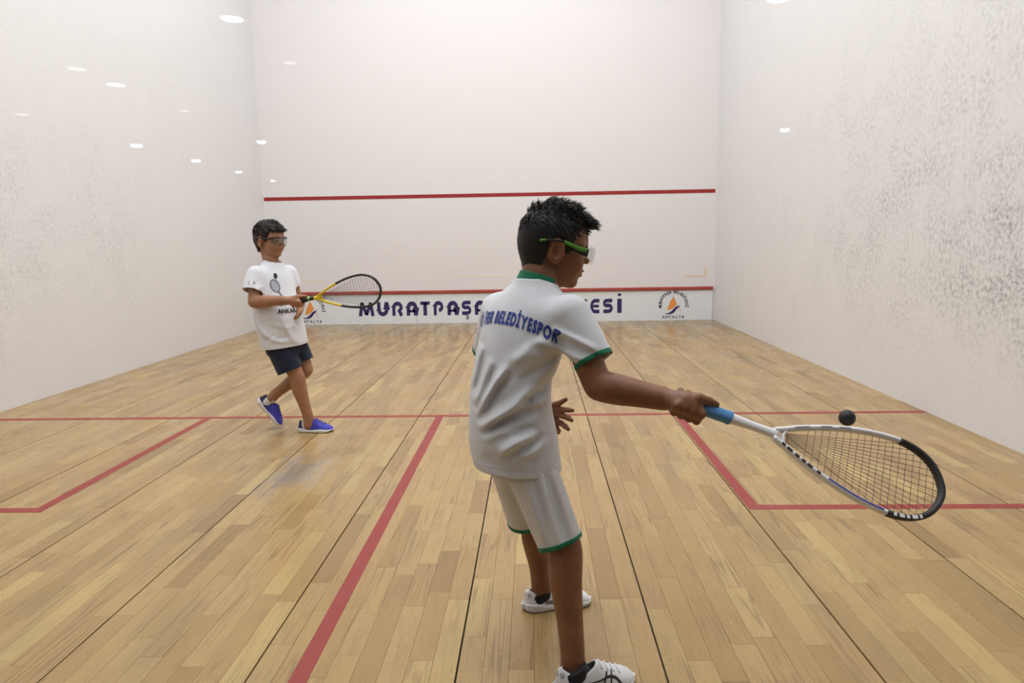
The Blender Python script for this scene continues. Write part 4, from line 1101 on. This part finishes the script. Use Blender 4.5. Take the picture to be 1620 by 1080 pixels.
# hem seam
s1 = slab(hemP, hemN, .022, .025); V2, F2 = band(nA([.42, -8.33, .50]), nA([.77, -8.0, .58]), .0024, jersey, foldA, s1, .0012, .004)
mesh_obj('hem_seam', V2, F2, M['jersey'], jer, smooth=True)
# collar
cn = unit([.28, .10, .95]); cc = neckA+nA([-.004, 0, -.004])
def collar(g, inset, op):
    g.add(capcone(cc-cn*.03, cc+cn*.017, .062-inset, .053-inset, cap1=not op))
go, D = shell(cc-.09, cc+.09, .0024, collar, None, .005, cuts=[(cc-cn*.012, -cn)])
V2, F2 = surface_nets(D, go.lo, .0024); mesh_obj('collar', V2, F2, M['green'], jer, smooth=True)
# lettering across the back
fl = Flat(); s = 'NİLÜFER BELEDİYESPOR'; xx = 0; placed = []
for ch in s:
    if ch == ' ': xx += .0075; continue
    v, f = text_mesh(ch, .042, .048); wdt = (v[:, 0].max()-v[:, 0].min())*.56; placed.append((xx, v, f, wdt)); xx += wdt+.0024
tot_ = xx
for x0, v, f, wdt in placed:
    a = x0-tot_*.45; mid = a+wdt/2; sl_ = -5.2*mid*.5
    vv2 = []
    for p in v:
        px_ = a+(p[0]-v[:, 0].min())*.56; vv2.append((px_, p[1]-2.6*.5*px_*px_*1.25))
    fl.add(vv2, f)
wrap_print('back_lettering', fl, bvJ, LA, .938, -1, M['blueink'], jer, .005, .002, 'royal blue arched lettering')
# front crest stripe peeking at the belly
fl = Flat(); fl.ribbon([(-.045, .0), (-.045, .07)], .03); wrap_print('front_print', fl, bvJ, LA, .72, 1, M['blueink'], jer, .006, .002)
# shorts
hR, hL = nA([.704, -8.258, .352]), nA([.612, -8.022, .318])
foldS = ridge_fold([([(.645, .58), (.675, .46), (.70, .35)], .011, .007, -8.21, -1), ([(.675, .57), (.716, .46), (.738, .37)], .011, .007, -8.21, -1), ([(.605, .56), (.636, .46), (.664, .36)], .012, .006, -8.21, -1), ([(.66, .56), (.694, .46), (.716, .38)], .010, -.005, -8.21, -1), ([(.628, .55), (.656, .46), (.682, .38)], .010, -.005, -8.21, -1)])
def shortsA(g, inset, op):
    g.add(LA.prim(inset+.024, zlo=.53, zhi=.70))
    g.add(capcone(Rhip+nA([0, 0, -.02]), hR, .070-inset, .0605-inset, cap1=not op), .03)
    g.add(capcone(Lhip+nA([0, 0, -.02]), hL, .070-inset, .058-inset, cap1=not op), .015)
lo, hi = nA([.43, -8.36, .27]), nA([.80, -7.93, .62])
go, D = shell(lo, hi, .0028, shortsA, foldS, .0055, cuts=[((0, 0, .585), (0, 0, 1))])
V, F = surface_nets(D, go.lo, .0028); sh = mesh_obj('shorts', relax(V, F, 2, .4), F, M['shortsA'], pa, smooth=True)
for P_, dr in ((hR, hR-Rhip), (hL, hL-Lhip)):
    s1 = slab(P_, dr, -.013, .0012); n1 = near(P_, .085)
    V2, F2 = band(P_-.095, P_+.095, .0024, shortsA, foldS, lambda x, y, z: np.maximum(s1(x, y, z), n1(x, y, z)), .0016, .007)
    mesh_obj('leg_trim', V2, F2, M['green'], sh, smooth=True)
# shoes
shoe(pa, 'shoe', (.687, -8.366, 0), (.97, .19, 0), (0, 0, 1), .208, SHOES_A, (M['sockk'], .060, .0285), 'A', 1, 'white trainer with black side stripes, nearest foot')
shoe(pa, 'shoe', (.600, -7.962, 0), (.955, .26, 0), (0, 0, 1), .212, SHOES_A, (M['sockk'], .056, .0285), 'A', -1, 'white trainer with black side stripes, farther foot')

# racket and ball
Yw = (-.02, .58, .81)
rk, G, decal = racket('white racket with charcoal tip and blue grip in the near boy\'s hand', Bu, Xh, Yw, dict(grip=M['gripb'], grip_len=.150, shaft=M['rwhite'], bridge=M['rwhite'], string=M['str1'],
    frame=[('frame', 0, .335, M['rwhite']), ('bumper', .33, .685, M['rbump']), ('frame', .68, 1.0, M['rwhite'])]), sc=.945)
decal('frame_stripe', (.695, .84), 1, .001, .004, M['rblue'])
for a, b in ((.862, .872), (.885, .90), (.905, .916), (.924, .936), (.945, .960), (.966, .976)): decal('frame_lettering', (a, b), 1, -.0015, .0075, M['rblack'])
for a, b in ((.60, .607), (.612, .626), (.632, .64), (.645, .658), (.664, .672)): decal('bumper_lettering', (a, b), 1, .0, .009, M['rwhite'], .0114)
for a, b in ((.05, .09), (.12, .15), (.17, .20)): decal('frame_lettering', (a, b), 1, 0, .003, M['greym'])
v, f = tube([G(.172, .004, -.0105), G(.195, .001, -.0105), G(.222, -.002, -.0095)], .0035, .0012, np.cross(Xh, Yw), 8); mesh_obj('shaft_mark', v, f, M['rblack'], rk)
v, f = sphere_vf((1.405, -8.33, .707), .0197, 32, 20); v = np.array(v)
ball = mesh_obj('squash_ball', v, f, M['ballm'], smooth=True, origin=(1.405, -8.33, .6873)); tag(ball, 'small black rubber squash ball in the air above the white racket', 'ball')

# ================================================================== the far player
B0 = (-.86, -5.80, 0)
pb = empty('person', B0)
tag(pb, 'boy in white tee and navy shorts walking with a yellow racket', 'person')
LB = Levels([(.505, -.895, -5.80, 122, .148, .122), (.56, -.902, -5.80, 122, .150, .126), (.64, -.917, -5.80, 122, .152, .130), (.72, -.930, -5.80, 122, .150, .130), (.80, -.940, -5.79, 122, .146, .122),
             (.875, -.952, -5.79, 122, .140, .108), (.95, -.960, -5.78, 122, .136, .096), (.99, -.962, -5.775, 122, .122, .082), (1.015, -.962, -5.772, 122, .096, .070), (1.04, -.958, -5.77, 122, .068, .060), (1.06, -.955, -5.77, 122, .052, .052)])
bRsh, bRel, bRwr = nA([-1.022, -5.876, .978]), nA([-1.020, -5.935, .820]), nA([-.822, -5.995, .832])
bLsh, bLel, bLwr = nA([-.900, -5.668, .975]), nA([-.850, -5.648, .79]), nA([-.800, -5.800, .760])
bslR, bslL = nA([-1.031, -5.918, .884]), nA([-.882, -5.658, .89])
bRhip, bRkn, bRan = nA([-.925, -5.85, .58]), nA([-.818, -5.855, .355]), nA([-.768, -5.842, .09])
bLhip, bLkn, bLan = nA([-.87, -5.735, .58]), nA([-.802, -5.735, .372]), nA([-1.010, -5.735, .215])
neckB = nA([-.958, -5.768, 1.062])
HB = HeadFrame((-.974, -5.757, 1.172), 114, -4, 0, 1.0)
bBu, bX = nA([-.838, -6.018, .8165]), unit([.60, -.02, .085])
bX = unit([.60, -.105, .085]); bBu = nA([-.235, -6.055, .899])-bX*.685*.93
gr = Grid(*bbox([bRsh, bRel, bRwr, bRwr+nA([.16, -.03, 0])], .055), .0026)
limb(gr, [bRsh, bRel], [.037, .031]); limb(gr, [bRel, lerp(bRel, bRwr, .3), lerp(bRel, bRwr, .75), bRwr], [.031, .032, .0255, .0215])
hb = bBu+bX*(((bRwr+nA([.066, 0, -.005]))-bBu)@bX)
grip_hand(gr, bRwr, hb, bX, (.0, -.6, -.8), 1, s=1.0)
gl = Grid(*bbox([bLsh, bLel, bLwr, bLwr+nA([.06, -.06, 0])], .075), .0026)
limb(gl, [bLsh, bLel], [.037, .031]); limb(gl, [bLel, lerp(bLel, bLwr, .3), bLwr], [.030, .031, .0215])
w_, d_, n_, t_ = open_hand(gl, bLwr, (.35, -.80, -.35), (-.7, -.3, -.5), (.55, .1, .8), [(.021, .052, .0082, 1.15, .05), (.007, .058, .0084, 1.2, .0), (-.007, .054, .0082, 1.25, -.05), (-.020, .044, .0075, 1.3, -.1)], .92)
gl.chain([w_+d_*.012+t_*.012, w_+d_*.036+t_*.028, w_+d_*.056+t_*.026+n_*.012, w_+d_*.066+t_*.016+n_*.020], [.013, .0108, .0088, .0068], .008)
gR = Grid(*bbox([bRhip, bRkn, bRan], .085), .0034)
limb(gR, [bRhip, lerp(bRhip, bRkn, .6), bRkn, lerp(bRkn, bRan, .3)+nA([-.006, 0, 0]), lerp(bRkn, bRan, .75), bRan, bRan-nA([.0, 0, .05])], [.056, .048, .0405, .0405, .029, .0265, .026])
gL = Grid(*bbox([bLhip, bLkn, bLan], .085), .0034)
limb(gL, [bLhip, lerp(bLhip, bLkn, .7), bLkn], [.056, .046, .041]); limb(gL, [bLkn, lerp(bLkn, bLan, .3)+nA([-.004, 0, -.006]), lerp(bLkn, bLan, .78), bLan, bLan+nA([-.025, 0, -.03])], [.040, .0405, .029, .0265, .026])
gt = Grid(nA([-1.15, -6.0, .52]), nA([-.70, -5.58, 1.07]), .006); gt.add(LB.prim(.03, zlo=.54))
gt.add(rc(bRsh, lerp(bRsh, bRel, .4), .037, .034), .03); gt.add(rc(bLsh, lerp(bLsh, bLel, .4), .037, .034), .03); gt.add(rc(bRhip, lerp(bRhip, bRkn, .2), .055, .055), .03); gt.add(rc(bLhip, lerp(bLhip, bLkn, .2), .055, .055), .03)
gh = head_grid(HB, neckB+nA([-.010, .004, 0]), .043, .0022)
V, F = merge([g.mesh() for g in (gh, gr, gl, gR, gL, gt)])
body = mesh_obj('body', V, F, M['skinB'], pb, smooth=True); lip_attr(body, V, HB)
eyes(HB, pb)
polyB = [(.15, .2), (.15, .07), (.098, .058), (.086, .052), (.074, .050), (.056, .042), (.048, .014), (.036, -.006), (.024, .008), (.014, .034), (-.012, .038), (-.024, .020), (-.026, -.02), (-.034, -.050), (-.055, -.066), (-.16, -.06), (-.16, .2)]
lobB = [((.01, -.03, .112), (.074, -.052, .076), .018, .010), ((.03, .0, .118), (.090, -.022, .074), .017, .009), ((.02, .03, .114), (.092, .012, .078), .017, .009), ((.03, .05, .096), (.082, .044, .072), .015, .009), ((-.02, .04, .106), (.05, .064, .064), .018, .012), ((-.04, -.03, .11), (.03, -.06, .075), .018, .012)]
V, F = hair_mesh(HB, polyB, lobB, .073, h=.0026, back=.098)
hr = mesh_obj('hair', V, F, M['hairB'], pb, smooth=True)
def flowB(l):
    if l[0] > .0: return (.8, -.35, -.55)
    return (-.25, .2*np.sign(l[1]), -.9)
vs_, fs_ = strands(V, F, HB, 2000, flowB, .022, .0013, -.02)
tag(mesh_obj('hair_tufts', vs_, fs_, M['hairB'], hr), kind='stuff')
gg = mesh_obj('goggles', *tube(spline([HB(.060, -.071, .020), HB(.084, -.062, .028), HB(.102, -.034, .033), HB(.108, 0, .028), HB(.102, .034, .033), HB(.084, .062, .028), HB(.060, .071, .020)], 5), .0022, .0042, HB.u, 8), M['gblack'], pb, smooth=True)
gg['label'] = 'black half-rim sports goggles with clear lenses'
lensmesh(HB, .078, 1.0, -.006, .028, .003, M['lens2'], gg, f0=.112, drop=True)
for sx in (-1, 1):
    v, f = tube(spline([HB(.062, sx*.071, .020), HB(.03, sx*.077, .024), HB(-.005, sx*.080, .027), HB(-.03, sx*.078, .018)], 5), .002, .004, HB.u, 8); mesh_obj('temple_arm', v, f, M['gblack'], gg, smooth=True)
# tee
FB = [([(-1.02, .70), (-.96, .62), (-.88, .585), (-.80, .58)], .016, .009, -5.84, -1), ([(-.94, .70), (-.86, .665), (-.80, .67)], .013, .006, -5.84, -1), ([(-.86, .73), (-.835, .64), (-.79, .55)], .014, .010, -5.84, -1), ([(-.98, .58), (-.90, .62)], .014, -.006, -5.84, -1), ([(-1.0, .76), (-.97, .70)], .014, .006, -5.84, -1), ([(-1.0, .86), (-.97, .92)], .012, .005, -5.84, -1), ([(-.90, .60), (-.84, .60)], .012, -.007, -5.84, -1)]
rfB = ridge_fold(FB)
foldB = lambda x, y, z: rfB(x, y, z)+.0015*np.sin(x*40+z*34)*np.sin(y*36-z*22)+.0045*np.sin(x*34+y*30)*np.clip((.66-z)*6, 0, 1)
bh_n = unit([-.10, .0, 1]); bh_p = nA([-.90, -5.80, .535])
def tee(g, inset, op):
    g.add(LB.prim(inset, zlo=.47 if op else .49))
    g.add(capcone(bRsh, bslR, .055-inset, .059-inset, cap1=not op), .03)
    g.add(capcone(bLsh, bslL, .055-inset, .058-inset, cap1=not op), .03)
lo, hi = nA([-1.17, -6.05, .46]), nA([-.70, -5.56, 1.08])
go, D = shell(lo, hi, .0031, tee, foldB, .006, cuts=[(bh_p, -bh_n), (neckB+nA([0, 0, -.010]), unit([.20, -.06, .97]))])
V, F = surface_nets(D, go.lo, .0031); V = relax(V, F, 2, .4)
tee_o = mesh_obj('tee_shirt', V, F, M['tee'], pb, smooth=True); bvT = bvh_of(V, F)
s1 = slab(bslR, bslR-bRsh, -.020, -.0175); n1 = near(bslR, .085)
V2, F2 = band(bslR-.09, bslR+.09, .0026, tee, foldB, lambda x, y, z: np.maximum(s1(x, y, z), n1(x, y, z)), .0014, .004); mesh_obj('sleeve_seam', V2, F2, M['tee'], tee_o, smooth=True)
cn = unit([.20, -.06, .97]); cc = neckB+nA([.004, 0, -.012])
def collarB(g, inset, op): g.add(capcone(cc-cn*.03, cc+cn*.008, .066-inset, .056-inset, cap1=not op))
go, D = shell(cc-.09, cc+.09, .0026, collarB, None, .005, cuts=[(cc-cn*.012, -cn)])
V2, F2 = surface_nets(D, go.lo, .0026); mesh_obj('collar', V2, F2, M['tee'], tee_o, smooth=True)
fl = Flat(); fl.disc((-.045, .055), .0125, .0165); wrap_print('ball_print', fl, bvT, LB, .915, 1, M['blackink'], tee_o, .006, .003)
fl = Flat(); ring_ = [(-.058+.026*math.cos(a)*1.0+.3*.026*math.sin(a)*-.6, -.002+.036*math.sin(a)) for a in np.linspace(0, 2*math.pi, 25)]; fl.ribbon(ring_, .006); fl.ribbon([(-.045, -.034), (-.025, -.085)], .008)
for q in np.linspace(-.018, .018, 5): fl.ribbon([(-.058+q, -.028), (-.062+q, .026)], .0016); fl.ribbon([(-.08, q*1.4), (-.036, q*1.4)], .0016)
wrap_print('racket_print', fl, bvT, LB, .915, 1, M['greyink'], tee_o, .006, .003)
fl = Flat(); v, f = text_mesh('ANKARA', .036, .03); fl.add([(p[0]*1.0-.085, p[1]) for p in v], f); wrap_print('chest_lettering', fl, bvT, LB, .748, 1, M['blackink'], tee_o, .006, .003, 'bold black lettering')
fl = Flat()
for i, ch in enumerate('SA'):
    v, f = text_mesh(ch, .026, .0); fl.add([(p[0]+.030*i, p[1]) for p in v], f)
out = []
ud = unit(bslR-bRsh)
for a, b in densify(fl, .006)[0]:
    o = nA([-1.040+a*.9, -6.1, .928+b]); hit = bvT.ray_cast(Vector(o), Vector((0, 1, 0)), .4); out.append((np.array(hit[0]) if hit[0] is not None else o+nA([0, .15, 0]))+nA([0, -.0025, 0]))
mesh_obj('sleeve_lettering', out, densify(fl, .006)[1], M['greyink'], tee_o)
# shorts
bhR, bhL = nA([-.858, -5.852, .390]), nA([-.812, -5.738, .425])
def shortsB(g, inset, op):
    g.add(LB.prim(inset+.030, zlo=.50, zhi=.68))
    g.add(capcone(bRhip+nA([0, 0, -.02]), bhR, .080-inset, .078-inset, cap1=not op), .03)
    g.add(capcone(bLhip+nA([0, 0, -.02]), bhL, .076-inset, .066-inset, cap1=not op), .02)
foldBS = ridge_fold([([(-.93, .52), (-.88, .42)], .012, .004, -5.86, -1), ([(-.86, .54), (-.82, .45)], .012, .004, -5.86, -1)])
go, D = shell(nA([-1.12, -6.02, .33]), nA([-.68, -5.60, .64]), .0031, shortsB, foldBS, .006, cuts=[((0, 0, .60), (0, 0, 1))])
V, F = surface_nets(D, go.lo, .0031); mesh_obj('shorts', relax(V, F, 2, .4), F, M['shortsB'], pb, smooth=True)
# shoes
for args in (((-.832, -5.828, 0), (1, -.04, 0), (0, 0, 1), .214, 1, 'bright blue trainer with white sole planted flat'), ((-1.122, -5.737, .178), (.64, 0, -.77), (.77, 0, .64), .214, -1, 'blue trainer with heel lifted off the floor')):
    n0 = set(bpy.data.objects.keys())
    shoe(pb, 'shoe', args[0], args[1], args[2], args[3], SHOES_B, (M['sockw'], .080, .0285), 'B', args[4], args[5])
    for k_ in set(bpy.data.objects.keys())-n0:
        if k_.startswith('shoe'): along_attr(bpy.data.objects[k_], args[0], args[1], args[3])
# racket
rk2, G2, decal2 = racket('yellow and black racket held level by the far boy', bBu, bX, unit([-.12, -.12, .98]), dict(grip=M['gripk'], grip_len=.185, shaft=M['rblack'], bridge=M['ryellow'], string=M['str2'],
    frame=[('frame_fork', 0, .16, M['ryellow']), ('frame', .155, .845, M['rblack']), ('frame_fork', .84, 1.0, M['ryellow'])]), nstr=(14, 18), srad=.0009, sc=.93)
v, f = tube([G2(.235, 0), G2(.25, 0), G2(.278, 0)], [.0115, .0125, .0155], .0115, np.cross(bX, (0, 0, 1)), 12); mesh_obj('throat_cap', v, f, M['ryellow'], rk2, smooth=True)
v, f = tube([G2(.192, .003, .0), G2(.206, .003, .0)], .0115, .0118, np.cross(bX, (0, 0, 1)), 12); mesh_obj('handle_mark', v, f, M['gmark'], rk2, smooth=True)
